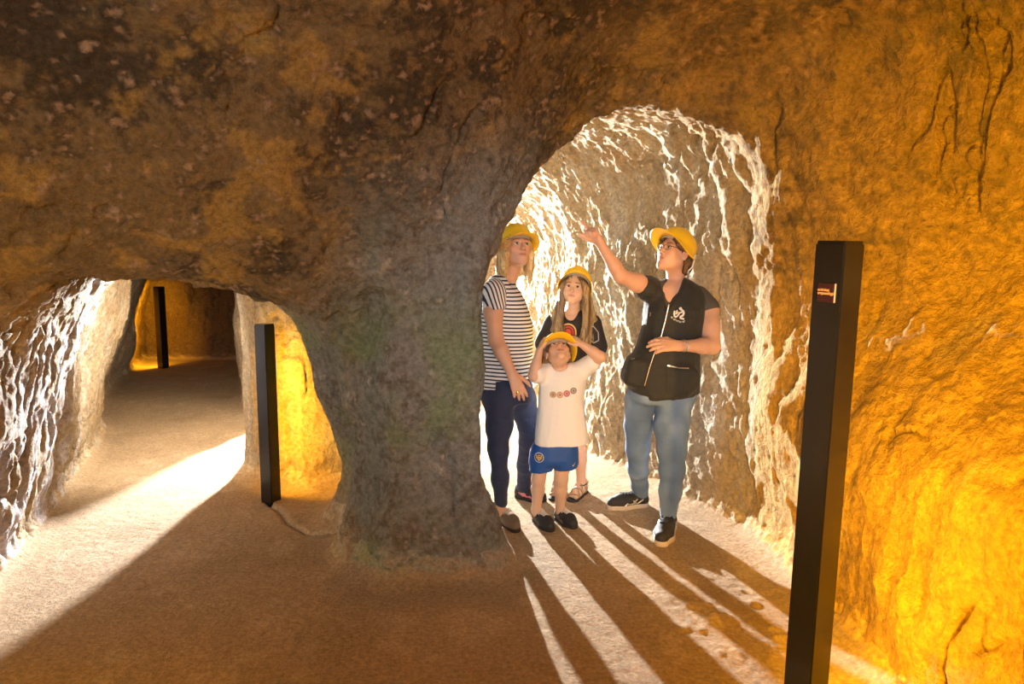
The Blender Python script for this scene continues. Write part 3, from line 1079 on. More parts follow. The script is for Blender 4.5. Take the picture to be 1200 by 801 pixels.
def disc(cx, cy, r, n=20, sx=1.0):
    return [(cx + r * sx * math.cos(2 * math.pi * i / n), cy + r * math.sin(2 * math.pi * i / n)) for i in range(n)]


def band(pts, w):
    """polyline of width w as quads"""
    out = []
    for (a, b) in zip(pts[:-1], pts[1:]):
        d = np.array(b, float) - np.array(a, float)
        l = np.linalg.norm(d)
        if l < 1e-6:
            continue
        m = np.array([-d[1], d[0]]) / l * w / 2
        e = d / l * w * 0.15
        out.append([tuple(a - m - e), tuple(b - m + e), tuple(b + m + e), tuple(a + m - e)])
    return out


def arc(cx, cy, r, a0, a1, n=10):
    return [np.array((cx + r * math.cos(math.radians(a0 + (a1 - a0) * i / n)), cy + r * math.sin(math.radians(a0 + (a1 - a0) * i / n)))) for i in range(n + 1)]


def origin_for(local, R, s, px, py, y):
    """head origin so that a local point lands on a pixel, origin at distance y"""
    off = R @ (np.asarray(local) * s)
    return pix(px, py, y + off[1]) - off
# ------------------------------------------------------------------ cloth materials
M_NAVY = mat_plain('navy_cotton', (0.016, 0.024, 0.065), 0.8, var=0.2, scale=40, bump=0.3, bump_scale=500, sheen=0.1)
M_BLACK = mat_plain('black_work_cloth', (0.019, 0.020, 0.018), 0.75, var=0.3, scale=30, bump=0.3, bump_scale=500, sheen=0.08)
M_GREYTEE = mat_plain('grey_jersey', (0.085, 0.075, 0.068), 0.85, var=0.1, bump=0.2, bump_scale=500)
M_TEE_BLACK = mat_plain('faded_black_jersey', (0.022, 0.018, 0.018), 0.85, var=0.2, bump=0.2, bump_scale=500)
M_WHITE = mat_plain('white_cotton', (0.78, 0.77, 0.77), 0.85, var=0.03, bump=0.2, bump_scale=500)
M_SHORTS = mat_plain('royal_blue_polyester', (0.010, 0.075, 0.32), 0.6, var=0.12, scale=30)
M_DENIM = mat_plain('washed_denim', (1, 1, 1), 0.85, var=0.16, scale=160, attr='Col', bump=0.3, bump_scale=700)
M_HAIR, nt, b = new_mat('hair_strands', 0.42)
tc_ = N(nt, 'ShaderNodeTexCoord')
mp_ = N(nt, 'ShaderNodeMapping')
mp_.inputs['Scale'].default_value = (260, 260, 16)
nz_ = N(nt, 'ShaderNodeTexNoise', Scale=1.0, Detail=3.0)
at_ = N(nt, 'ShaderNodeAttribute', attribute_name='Col')
mr_ = N(nt, 'ShaderNodeMapRange')
mr_.inputs['From Min'].default_value, mr_.inputs['From Max'].default_value = 0.3, 0.7
mr_.inputs['To Min'].default_value, mr_.inputs['To Max'].default_value = 0.45, 1.4
mu_ = N(nt, 'ShaderNodeVectorMath', operation='MULTIPLY')
bp_ = N(nt, 'ShaderNodeBump', Strength=0.6, Distance=0.004)
nt.links.new(tc_.outputs['Object'], mp_.inputs['Vector'])
nt.links.new(mp_.outputs[0], nz_.inputs['Vector'])
nt.links.new(nz_.outputs['Fac'], mr_.inputs['Value'])
nt.links.new(at_.outputs['Color'], mu_.inputs[0])
nt.links.new(mr_.outputs['Result'], mu_.inputs[1])
nt.links.new(mu_.outputs['Vector'], b.inputs['Base Color'])
nt.links.new(nz_.outputs['Fac'], bp_.inputs['Height'])
nt.links.new(bp_.outputs['Normal'], b.inputs['Normal'])
M_SHOE_DK = mat_plain('dark_mesh_fabric', (0.022, 0.022, 0.026), 0.7, var=0.4, scale=120, bump=0.4, bump_scale=350)
M_SHOE_TAUPE = mat_plain('taupe_suede', (0.16, 0.115, 0.085), 0.8, var=0.3, scale=90, bump=0.3)
M_RUBBER_DK = mat_plain('dark_rubber', (0.02, 0.018, 0.017), 0.7)
M_FOAM = mat_plain('pale_midsole_foam', (0.55, 0.47, 0.40), 0.7)
M_LACE_W = mat_plain('pale_lace', (0.62, 0.58, 0.52), 0.8)
M_LACE_K = mat_plain('black_lace', (0.018, 0.018, 0.018), 0.8)
M_SILVER = mat_plain('silver_metal', (0.72, 0.70, 0.66), 0.3, 0.9)
M_GOLD = mat_plain('gold_metal', (0.85, 0.60, 0.22), 0.25, 1.0)
M_PRINT_W = mat_plain('white_print', (0.74, 0.73, 0.70), 0.7)
M_PINK = mat_plain('pink_lining', (0.70, 0.18, 0.26), 0.8)
M_STRAP = mat_plain('tan_sandal_strap', (0.34, 0.24, 0.15), 0.6)
M_GLASS_FRAME = mat_plain('dark_spectacle_frame', (0.03, 0.02, 0.02), 0.3)


def print_mat(name, c):
    return mat_plain(name, c, 0.7, var=0.06)


# striped jersey: a smooth stripe coordinate is stored per vertex, the weave repeats along it
M_STRIPE, nt, b = new_mat('navy_and_white_striped_jersey', 0.85)
a_ = N(nt, 'ShaderNodeAttribute', attribute_name='Col')
sx_ = N(nt, 'ShaderNodeSeparateColor')
nt.links.new(a_.outputs['Color'], sx_.inputs[0])
fr_ = N(nt, 'ShaderNodeMath', operation='FRACT')
nt.links.new(sx_.outputs[0], fr_.inputs[0])
gt_ = N(nt, 'ShaderNodeMath', operation='GREATER_THAN')
nt.links.new(fr_.outputs[0], gt_.inputs[0])
gt_.inputs[1].default_value = 0.60
mx_ = N(nt, 'ShaderNodeMix', data_type='RGBA')
nt.links.new(gt_.outputs[0], mx_.inputs['Factor'])
mx_.inputs[6].default_value = (0.74, 0.73, 0.73, 1)
mx_.inputs[7].default_value = (0.022, 0.024, 0.05, 1)
nt.links.new(mx_.outputs[2], b.inputs['Base Color'])


def slices(root, rows):
    """rows (py, x left, x right, distance, half depth) measured on the photograph -> loft slices in the person's frame"""
    out = []
    for py, xl, xr, y, b in rows:
        p, l, r = pix((xl + xr) / 2, py, y), pix(xl, py, y), pix(xr, py, y)
        out.append((p[2] - root[2], p[0] - root[0], y - root[1], (r[0] - l[0]) / 2, b))
    return out


def hair_colour(base, light, seed, streak=(60, 60, 5)):
    def f(v):
        t = fbm(v, streak, 2, seed) * 0.5 + 0.5
        c = np.tile(np.asarray(base, np.float32), (len(v), 1))
        return mixc(c, light, sstep(0.35, 0.75, t))
    return f


def strands(v, n, amt=0.004, f=(70, 70, 6), seed=3):
    return v + n * (fbm(v, f, 2, seed, ridged=True) * amt)[:, None]


def denim_colour(v):
    c = np.tile(np.array([0.135, 0.215, 0.36], np.float32), (len(v), 1))
    t = fbm(v, (7, 7, 4), 3, 301) * 0.5 + 0.5
    c = mixc(c, (0.34, 0.45, 0.60), sstep(0.42, 0.75, t) * 0.8)
    return mixc(c, (0.08, 0.13, 0.24), sstep(0.5, 0.2, t) * 0.7)


def new_person(loc, label):
    r = empty('person', loc)
    return tag(r, label, 'person', 'visitors in the tunnel')


# ================================================================== woman in striped shirt
def woman_striped():
    O = np.array([0.02, 4.22, 0.0])
    r = new_person(O, 'blonde woman in navy and white striped shirt, standing nearest the rock pillar')
    W = lambda px, py, y: pix(px, py, y) - O
    R = rot(24, 16, 4)
    s = 0.98
    ho = origin_for((0, -0.09, -0.03), R, s, 612.5, 291, 4.2) - O
    shirt_rows = slices(O, [(319, 584, 593, 4.24, 0.05), (325, 574, 599, 4.22, 0.085), (333, 569, 604, 4.22, 0.12), (343, 565, 611.5, 4.22, 0.14), (353, 563, 617, 4.22, 0.15), (366, 561, 621.5, 4.21, 0.155),
                            (380, 559, 625, 4.21, 0.155), (400, 558, 625, 4.21, 0.15), (425, 557, 624, 4.22, 0.15), (446, 557, 623, 4.22, 0.155), (462, 557, 624, 4.22, 0.16)])
    B = Sculpt((-0.36, -0.42, -0.02), (0.34, 0.62, 1.82), 0.0042)
    B.loft(shirt_rows, grow=-0.024, k=0.03, cap=0.05)
    nb = W(594, 330, 4.25)
    T = head(B, ho, R, s, nb, 0.92)
    B.cone(W(590, 330, 4.25), W(599, 338, 4.22), 0.04, 0.03, 0.04)
    # legs (inside the trousers) and ankles
    B.chain([W(583, 462, 4.17), W(584.5, 524, 4.10), W(586, 592, 4.08)], [0.070, 0.034, 0.028], 0.03)
    B.chain([W(608, 462, 4.28), W(620, 508, 4.32), W(614, 573, 4.52)], [0.070, 0.04, 0.030], 0.03)
    B.cone(W(586, 592, 4.08), W(588, 600, 4.08), 0.030, 0.028, 0.02)
    B.cone(W(614, 573, 4.52), W(614, 577, 4.52), 0.030, 0.028, 0.02)
    # near arm hanging, hand on the thigh
    sh, el, wr = W(578, 343, 4.09), W(581, 398, 4.05), W(600, 438, 3.94)
    B.chain([sh, W(578, 366, 4.06), el], [0.048, 0.050, 0.042], 0.03)
    B.chain([el, el + (wr - el) * 0.35, wr], [0.042, 0.041, 0.026], 0.02)
    tips = hand(B, wr, W(612, 466, 3.90) - wr, (-0.25, 1, -0.1), (1, 0, 0.3), (14, 16, 12), 0.98, spread=0.09, thumb_bend=0.05)
    # far arm, mostly hidden behind the body
    sh2, el2, wr2 = W(594, 358, 4.32), W(610, 398, 4.40), W(614, 430, 4.36)
    B.chain([sh2, el2, wr2], [0.042, 0.036, 0.025], 0.02)
    hand(B, wr2, (0.1, -0.25, -1), (-0.3, 0, 0), (0, -1, 0), (22, 25, 20), 0.95)
    part('body', B, M_SKIN, r, lambda v: skin_colour(v, ho, R, s, (0.62, 0.36, 0.24), (0.30, 0.18, 0.09)))
    eyes(r, T, R, s, (0.12, -1, 0.16), (0.14, 0.16, 0.17))
    # hair to the shoulders
    H = Sculpt(ho - 0.28, ho + 0.25, 0.004)
    H.ell(T(0, 0.026, 0.032), np.array([0.079, 0.093, 0.082]) * s, R, 0.01)
    for sx in (-1, 1):
        for k, (dy, dx) in enumerate(((-0.028, 0.0), (0.0, 0.008), (0.035, 0.006), (0.066, -0.012))):
            a = T(sx * (0.060 + dx), dy, 0.02)
            m = T(sx * (0.078 + dx), dy + 0.006, -0.045)
            m2 = T(sx * (0.076 + dx), dy + 0.014, -0.045) + np.array([sx * 0.003, 0.002, -0.06])
            e = T(sx * (0.068 + dx * 1.5), dy + 0.020, -0.045) + np.array([sx * 0.010, 0.004, -0.125 + 0.012 * k])
            lock(H, [a, m, m2, e], 0.0115, 5, 0.011, k=0.02)
    H.cone(T(0, 0.10, 0.0), T(0, 0.09, -0.09) + np.array([0, 0, -0.05]), 0.06, 0.045, 0.03)
    H.cone(T(-0.055, -0.062, 0.052), T(0.03, -0.078, 0.056), 0.016, 0.014, 0.01)     # fringe
    H.ell(T(0.004, -0.075, -0.035), np.array([0.049, 0.07, 0.082]) * s, R, 0.008, cut=True)
    part('hair', H, M_HAIR, r, hair_colour((0.55, 0.36, 0.15), (0.82, 0.64, 0.36), 5), post=lambda v, n: strands(v, n))
    hard_hat(r, T, R, s, tip=3, z0=0.050, visor=0.028, side=0.026, label='yellow hard hat tipped back on blonde hair')
    # striped shirt: body with slit hem, short sleeve
    S = Sculpt((-0.34, -0.3, 0.70), (0.26, 0.42, 1.52), 0.006)
    S.loft(shirt_rows, k=0.03, cap=0.03)
    zb, zf = W(570, 456, 4.1)[2], W(610, 446, 4.1)[2]
    S.plane((0, 0, zb), (0, 0, -1), 0.006)
    S.box(W(625, 470, 4.2) + np.array([0.015, 0, 0.0]), (0.235, 0.4, abs(W(0, 470, 4.2)[2] - zf)), cut=True, k=0.006)
    sl = W(583, 446, 4.06)
    S.cone(sl + np.array([0.0, -0.02, 0.075]), sl + np.array([0.012, -0.02, -0.02]), 0.006, 0.036, 0.004, cut=True)
    S.cone(sh2 + np.array([0, 0, 0.0]), W(606, 372, 4.37), 0.054, 0.060, 0.03)
    S.cone(W(593, 311, 4.26), W(603, 334, 4.12), 0.058, 0.022, 0.01, cut=True)

    def stripe(v):
        c = np.zeros((len(v), 3), np.float32)
        c[:, 0] = v[:, 2] * 46 + 1.2 * v[:, 0] + fbm(v, 4, 2, 7) * 0.35
        return c + 100.0

    def stripe_sleeve(v):
        c = np.zeros((len(v), 3), np.float32)
        c[:, 0] = v[:, 0] * 42 + v[:, 1] * 20 + (v[:, 2] - sh[2]) * 9 + fbm(v, 4, 2, 8) * 0.3
        return c + 100.0
    part('striped_shirt', S, M_STRIPE, r, stripe, fold=(0.006, (6, 6, 3), 11))
    S = Sculpt(sh - 0.2, sh + 0.2, 0.0055)
    S.cone(sh + np.array([0.022, 0.075, 0.040]), sh + np.array([0.004, 0.01, 0.0]), 0.052, 0.064, 0.05)
    S.cone(sh + np.array([0.004, 0.01, 0.0]), W(579.5, 372, 4.06), 0.064, 0.068, 0.03)
    S.plane(W(580, 363.5, 4.03), (0.22, -0.1, -1), 0.005)
    part('sleeve', S, M_STRIPE, r, stripe_sleeve, fold=(0.004, (8, 8, 4), 13))
    # trousers
    P = Sculpt((-0.30, -0.36, 0.02), (0.26, 0.55, 0.98), 0.006)
    P.loft(slices(O, [(436, 563, 620, 4.22, 0.13), (452, 561, 624, 4.22, 0.14), (470, 564, 628, 4.22, 0.14)]), k=0.05, cap=0.05)
    P.chain([W(585, 468, 4.17), W(585, 500, 4.13), W(584, 526, 4.10), W(586, 560, 4.08), W(587, 588, 4.08)], [0.092, 0.072, 0.052, 0.043, 0.038], 0.045)
    P.chain([W(611, 470, 4.27), W(621, 500, 4.31), W(620, 514, 4.34), W(616, 545, 4.45), W(614, 570, 4.52)], [0.092, 0.064, 0.058, 0.052, 0.046], 0.03)
    part('trousers', P, M_NAVY, r, fold=(0.006, (8, 8, 16), 21))
    tr = W(0, 0, 0) * 0
    # shoes
    shoe(r, W(589, 598, 4.13) * [1, 1, 0], W(604, 618, 3.99) * [1, 1, 0] + np.array([0.01, -0.05, 0]), 0.092, 0.085, M_SHOE_TAUPE, M_RUBBER_DK, M_LACE_W)
    o = shoe(r, W(606, 574, 4.56) * [1, 1, 0], W(640, 584, 4.46) * [1, 1, 0], 0.092, 0.085, M_SHOE_DK, M_RUBBER_DK, M_LACE_W, accent=M_PINK)
    # ring
    G = Sculpt(tips[2][1] - 0.03, tips[2][1] + 0.03, 0.0016)
    a, b = tips[2][0], tips[2][1]
    G.cone(a + (b - a) * 0.62, a + (b - a) * 0.78, 0.0108, 0.0108, 0.001)
    part('finger_ring', G, M_GOLD, r)


# ================================================================== small boy
def boy():
    O = np.array([0.245, 4.06, 0.0])
    r = new_person(O, 'small boy in white printed T-shirt and blue shorts holding his hat')
    W = lambda px, py, y: pix(px, py, y) - O
    R = rot(6, 54, 0)
    s = 0.84
    ho = origin_for((0, -0.09, -0.03), R, s, 656, 405.5, 4.03) - O
    rows = slices(O, [(424, 646, 668, 4.06, 0.045), (429, 638, 682, 4.06, 0.06), (437, 634, 687, 4.06, 0.08), (450, 632, 686, 4.05, 0.088), (466, 631, 684, 4.05, 0.09),
                      (487, 629, 686, 4.05, 0.10), (506, 627, 689, 4.05, 0.108), (528, 626, 691.5, 4.05, 0.112)])
    B = Sculpt((-0.26, -0.34, -0.02), (0.32, 0.24, 1.22), 0.0038)
    B.loft(rows[3:6], grow=-0.025, k=0.03, cap=0.04)
    B.cone(W(657, 500, 4.06), W(650, 532, 4.06), 0.075, 0.07, 0.03)
    B.loft(rows[:5], grow=-0.012, k=0.03, cap=0.03)
    T = head(B, ho, R, s, W(656, 431, 4.08), 0.80, child=True)
    shl, ell, wrl = W(638, 434, 4.06), W(625.5, 440, 3.97), W(632, 411, 4.00)
    B.chain([shl, ell], [0.034, 0.030], 0.02)
    B.chain([ell, ell + (wrl - ell) * 0.4, wrl], [0.030, 0.029, 0.020], 0.015)
    hand(B, wrl, W(637, 393, 4.03) - wrl, (0.9, 0.2, 0), (0.3, -1, 0.2), (16, 40, 35), 0.62, r=1.12, k=0.004)
    shr, elr, wrr = W(683, 432, 4.06), W(703.5, 418, 3.98), W(682, 403.5, 3.99)
    B.chain([shr, elr], [0.036, 0.030], 0.02)
    B.chain([elr, elr + (wrr - elr) * 0.4, wrr], [0.030, 0.029, 0.020], 0.015)
    hand(B, wrr, W(668, 392, 4.02) - wrr, (-0.5, 0.6, -0.6), (-0.3, -0.8, -0.7), (14, 38, 35), 0.62, r=1.12, k=0.004)
    for (hx, kx, ax, ay) in ((636, 631, 628.5, 4.10), (660, 657.5, 656, 4.13)):
        B.chain([W(hx, 527, 4.06), W(kx, 561, 4.07), W(kx - 0.5, 573, 4.09), W(ax, 597, ay)], [0.062, 0.038, 0.037, 0.025], 0.02)
    B.cone(W(628.5, 597, 4.10), W(630, 604, 4.09), 0.025, 0.024, 0.02)
    B.cone(W(656, 597, 4.13), W(657, 601, 4.12), 0.025, 0.024, 0.02)
    part('body', B, M_SKIN, r, lambda v: skin_colour(v, ho, R, s, (0.66, 0.42, 0.30), (0.24, 0.14, 0.07)))
    eyes(r, T, R, s, (0, -1, 0.15))
    H = Sculpt(ho - 0.2, ho + 0.2, 0.004)
    H.ell(T(0, 0.026, 0.035), np.array([0.081, 0.10, 0.090]) * s, R, 0.01)
    for sx in (-1, 1):
        for dy, ln in ((-0.01, 0.07), (0.02, 0.09), (0.05, 0.11), (0.08, 0.11)):
            a = T(sx * 0.07, dy, 0.03)
            e = T(sx * (0.080 if dy < 0.06 else 0.055), dy + 0.02, 0.01) + np.array([0, 0.01, -ln * 0.85])
            H.cone(a, e, 0.022 * s, 0.013 * s, 0.02)
    H.ell(T(0, -0.078, -0.04), np.array([0.056, 0.07, 0.088]) * s, R, 0.008, cut=True)
    for sx in (-1, 1):
        H.ell(T(sx * 0.085, 0.004, -0.010), np.array([0.02, 0.022, 0.03]) * s, R, 0.006, cut=True)
    part('hair', H, M_HAIR, r, hair_colour((0.10, 0.055, 0.025), (0.26, 0.15, 0.07), 15), post=lambda v, n: strands(v, n, 0.005))
    hard_hat(r, T, R, s * 1.08, tip=-6, z0=0.046, visor=0.042, side=0.014, label='yellow hard hat held with both hands on a head tilted far back')
    # T-shirt
    S = Sculpt((-0.22, -0.22, 0.40), (0.30, 0.2, 1.08), 0.005)
    S.loft(rows, k=0.03, cap=0.025)
    S.cone(shl + np.array([0.02, 0, -0.01]), shl + (ell - shl) * 0.72, 0.052, 0.050, 0.03)
    S.cone(shr + np.array([-0.02, 0, -0.01]), shr + (elr - shr) * 0.50, 0.054, 0.050, 0.03)
    S.plane(W(0, 522.5, 3.98) * [0, 0, 1], (0.03, 0, -1), 0.006)
    S.cone(W(656, 417, 4.10), W(656, 427.5, 4.03), 0.052, 0.048, 0.008, cut=True)
    tee = part('white_tshirt', S, M_WHITE, r, fold=(0.006, (9, 9, 2.6), 31))
    rt, upv = (1, 0, 0), (0, 0, 1)
    for i, (px, py, c1, c2) in enumerate(((648, 462, (0.42, 0.40, 0.22), (0.50, 0.30, 0.22)), (656, 462, (0.55, 0.30, 0.20), (0.60, 0.40, 0.30)),
                                         (664, 460.5, (0.52, 0.10, 0.14), (0.60, 0.28, 0.28)), (672, 457.5, (0.20, 0.20, 0.20), (0.40, 0.38, 0.36)))):
        o = W(px, py, 3.97)
        ra = 0.0185
        decal('printed_ring', tee, o, rt, upv, [disc(0, 0, ra)], print_mat('ring_ink', c1), r, off=0.0012, thick=0.0006)
        decal('printed_ring_middle', tee, o, rt, upv, [disc(0, 0, ra * 0.72)], print_mat('ring_ink', c2), r, off=0.0022, thick=0.0006)
        decal('printed_ring_hole', tee, o, rt, upv, [disc(0.001, 0, ra * 0.30)], print_mat('ring_ink', (0.30, 0.16, 0.12)), r, off=0.0032, thick=0.0006)
    # shorts
    P = Sculpt((-0.2, -0.22, 0.26), (0.26, 0.22, 0.62), 0.005)
    P.loft(slices(O, [(508, 630, 684, 4.06, 0.085), (522, 624, 677, 4.06, 0.09), (536, 622, 677, 4.06, 0.09), (543, 621, 677, 4.06, 0.075)]), k=0.02)
    P.cone(W(636, 532, 4.06), W(634, 556, 4.06), 0.066, 0.070, 0.025)
    P.cone(W(662, 532, 4.06), W(663, 560, 4.06), 0.066, 0.070, 0.025)
    P.plane(W(0, 552.5, 4.0) * [0, 0, 1], (0.10, 0, -1), 0.005)
    P.cone(W(648.5, 546, 3.95), W(648.5, 566, 3.95), 0.010, 0.060, 0.012, cut=True)
    P.cone(W(648.5, 546, 4.05), W(648.5, 566, 4.05), 0.010, 0.060, 0.012, cut=True)
    sh = part('shorts', P, M_SHORTS, r, fold=(0.005, (9, 9, 4), 41))
    o = W(631.5, 536, 3.98)
    ry = nrm((1, -0.25, 0))
    decal('crest_ring', sh, o, ry, upv, [disc(0, 0, 0.0285, 24)], print_mat('crest_pale_ink', (0.55, 0.58, 0.62)), r, 0.0012, 0.0005)
    decal('crest_ground', sh, o, ry, upv, [disc(0, 0, 0.0245, 24)], print_mat('crest_blue_ink', (0.02, 0.06, 0.20)), r, 0.0022, 0.0005)
    shield = [(-0.016, 0.014), (-0.008, 0.012), (0, 0.017), (0.008, 0.012), (0.016, 0.014), (0.0175, 0.004), (0.013, -0.009), (0, -0.019), (-0.013, -0.009), (-0.0175, 0.004)]
    decal('crest_shield', sh, o, ry, upv, [shield], print_mat('crest_gold_ink', (0.62, 0.42, 0.06)), r, 0.0032, 0.0005)
    decal('crest_cross', sh, o, ry, upv, [[(-0.012, 0.004), (-0.002, 0.004), (-0.002, 0.011), (-0.012, 0.011)]], print_mat('crest_red_ink', (0.5, 0.03, 0.03)), r, 0.0042, 0.0005)
    decal('crest_bars', sh, o, ry, upv, [[(-0.010, -0.008), (-0.006, -0.011), (-0.006, -0.002), (-0.010, -0.002)], [(0.002, -0.012), (0.006, -0.010), (0.006, -0.002), (0.002, -0.002)],
                                         [(0.002, 0.004), (0.012, 0.004), (0.012, 0.010), (0.002, 0.010)]], print_mat('crest_dark_ink', (0.03, 0.03, 0.10)), r, 0.0042, 0.0005)
    sw = [(-0.012, -0.008), (-0.006, -0.0125), (0.012, 0.012), (-0.004, -0.004), (-0.009, -0.003)]
    decal('tick_mark', sh, W(673.5, 544, 3.99), nrm((1, 0.3, 0)), upv, [sw], print_mat('tick_ink', (0.75, 0.62, 0.25)), r, 0.0012, 0.0005)
    for (a, b) in (((627.5, 602, 4.15), (645, 619, 3.98)), ((653.5, 598, 4.17), (672, 612, 4.03))):
        sob = shoe(r, W(*a) * [1, 1, 0], W(*b) * [1, 1, 0] + np.array([0.012, -0.035, 0]), 0.080, 0.076, M_SHOE_DK, M_RUBBER_DK, M_LACE_W, sole_h=0.018, accent=M_SHOE_TAUPE)


# ================================================================== girl
def girl():
    O = np.array([0.39, 4.56, 0.0])
    r = new_person(O, 'long haired girl in black T-shirt standing behind the small boy')
    W = lambda px, py, y: pix(px, py, y) - O
    R = rot(-14, 10, 5)
    s = 0.88
    ho = origin_for((0, -0.09, -0.03), R, s, 670.5, 340.5, 4.5) - O
    rows = slices(O, [(364, 658, 686, 4.58, 0.05), (370, 646, 696, 4.58, 0.075), (378, 641, 701, 4.58, 0.09), (392, 642, 700, 4.57, 0.10), (412, 645, 693, 4.57, 0.10), (435, 646, 686, 4.57, 0.10),
                      (460, 646, 684, 4.57, 0.10), (486, 645, 684, 4.57, 0.10)])
    B = Sculpt((-0.30, -0.42, -0.02), (0.30, 0.28, 1.62), 0.0042)
    B.loft(rows, grow=-0.015, k=0.03, cap=0.03)
    T = head(B, ho, R, s, W(671, 370, 4.60), 0.85, child=True)
    for sx, ps in ((-1, [(646, 380, 4.56), (638, 412, 4.54), (646, 442, 4.42)]), (1, [(696, 380, 4.56), (700, 412, 4.56), (684, 436, 4.44)])):
        a, e, w = [W(*q) for q in ps]
        B.chain([a, e, e + (w - e) * 0.4, w], [0.042, 0.034, 0.032, 0.022], 0.02)
        hand(B, w, nrm(w - e) + np.array([-sx * 0.4, -0.2, 0.0]), (0, 0.8, -0.4), (-sx * 0.3, 0, 1), (20, 30, 25), 0.8)
    legs = (((661, 486, 4.57), (656, 530, 4.57), (655, 572, 4.63)), ((675, 486, 4.57), (680, 528, 4.55), (681, 571, 4.59)))
    for a, b, c in legs:
        B.chain([W(*a), W(*b), W(b[0], b[1] + 10, b[2]), W(c[0], c[1] - 8, c[2]), W(*c)], [0.055, 0.040, 0.040, 0.029, 0.028], 0.02)
    feet = []
    for (a, b) in (((657, 578, 4.68), (650.5, 583, 4.53)), ((684, 577, 4.64), (670, 586, 4.47))):
        A, Bq = W(*a) * [1, 1, 0] + [0, 0, 0.036], W(*b) * [1, 1, 0] + [0, 0, 0.030]
        d = nrm((Bq - A) * [1, 1, 0])
        sd = np.array([-d[1], d[0], 0])
        B.cone(A, A + d * 0.122, 0.030, 0.027, 0.03)
        B.cone(A + np.array([0, 0, 0.04]), A + d * 0.12, 0.026, 0.024, 0.03)
        for i in range(5):
            q = A + d * (0.125) + sd * (0.026 - 0.013 * i) + np.array([0, 0, -0.010])
            B.cone(q, q + d * (0.062 - 0.006 * i), 0.011, 0.0095 if i else 0.011, 0.006)
        feet.append((A, d, sd))
    body = part('body', B, M_SKIN, r, lambda v: skin_colour(v, ho, R, s, (0.68, 0.44, 0.31), (0.20, 0.11, 0.06)))
    eyes(r, T, R, s, (0.22, -1, 0.16))
    H = Sculpt(ho + [-0.26, -0.2, -0.42], ho + [0.26, 0.26, 0.2], 0.0045)
    H.ell(T(0, 0.024, 0.030), np.array([0.083, 0.097, 0.088]) * s, R, 0.01)
    L = [(655, 345, 655, 372, 653, 392, 0), (658, 342, 651, 370, 646, 388, 0.02), (656, 350, 657, 378, 661, 392, -0.02), (652, 352, 649, 375, 655, 396, 0.03),
         (687, 348, 690, 375, 684, 396, 0.0), (689, 346, 692, 372, 690, 402, 0.02), (685, 352, 687, 378, 680, 404, -0.02), (690, 352, 695, 375, 694, 398, 0.03), (688, 350, 688, 385, 686, 406, 0.0)]
    for (ax, ay, bx, by, cx, cy, dy) in L:
        sx = -1 if ax < 671 else 1
        lock(H, [T(sx * 0.056, -0.015 + dy, 0.035), T(sx * 0.075, -0.012 + dy, 0.0), W(bx, by, 4.50 + dy), W(cx, cy, 4.475 + dy)], 0.0105, 4, 0.012, k=0.018)
    H.cone(T(0, 0.10, 0.02), W(672, 385, 4.69), 0.07, 0.06, 0.03)
    H.ell(T(-0.002, -0.080, -0.03), np.array([0.052, 0.07, 0.082]) * s, R, 0.008, cut=True)
    part('hair', H, M_HAIR, r, hair_colour((0.17, 0.10, 0.045), (0.42, 0.28, 0.13), 25), post=lambda v, n: strands(v, n, 0.005, (60, 60, 5)))
    hard_hat(r, T, R @ rot(14, 0, 8), s * 1.12, tip=30, z0=0.040, y0=0.020, visor=0.010, side=0.010, label='yellow hard hat pushed back on long brown hair')
    S = Sculpt((-0.30, -0.24, 0.55), (0.30, 0.26, 1.32), 0.006)
    S.loft(rows, k=0.03, cap=0.025)
    S.cone(W(648, 380, 4.56), W(638, 402, 4.55), 0.060, 0.062, 0.03)
    S.cone(W(694, 380, 4.56), W(700, 406, 4.55), 0.060, 0.064, 0.03)
    S.cone(W(671, 357, 4.60), W(669, 368, 4.50), 0.050, 0.045, 0.008, cut=True)
    S.plane(W(0, 486, 4.5) * [0, 0, 1], (0, 0, -1), 0.006)
    tee = part('black_tshirt', S, M_TEE_BLACK, r, fold=(0.007, (7, 7, 3), 51))
    o = W(666, 389, 4.46)
    for ra, c, of in ((0.052, (0.70, 0.42, 0.12), 0.0012), (0.043, (0.02, 0.015, 0.015), 0.0022), (0.036, (0.55, 0.05, 0.04), 0.0032), (0.025, (0.02, 0.015, 0.015), 0.0042), (0.019, (0.62, 0.08, 0.04), 0.0052)):
        decal('printed_arch', tee, o, (1, 0, 0), (0, 0, 1), [[(-ra, -0.02)] + [tuple(q) for q in arc(0, 0, ra, 180, 0, 16)] + [(ra, -0.02)]], print_mat('arch_ink', c), r, of, 0.0005)
    loop = [np.array(q) for q in ((-0.03, 0.06), (0.02, 0.045), (0.048, 0.01), (0.05, -0.04), (0.02, -0.055), (-0.012, -0.03), (-0.02, 0.01))]
    decal('sleeve_piping', tee, W(693, 392, 4.45), (1, 0, 0), (0, 0, 1), band(loop, 0.006), print_mat('piping_ink', (0.36, 0.32, 0.26)), r, 0.0015, 0.001)
    P = Sculpt((-0.22, -0.2, 0.40), (0.25, 0.2, 0.72), 0.006)
    P.loft(slices(O, [(478, 646, 685, 4.57, 0.10), (500, 646, 685, 4.57, 0.10)]), k=0.02)
    P.cone(W(661, 490, 4.57), W(658, 516, 4.57), 0.085, 0.078, 0.02)
    P.cone(W(674, 490, 4.57), W(677, 516, 4.57), 0.066, 0.056, 0.02)
    P.plane(W(0, 514, 4.57) * [0, 0, 1], (0, 0, -1), 0.005)
    part('shorts', P, M_TEE_BLACK, r)
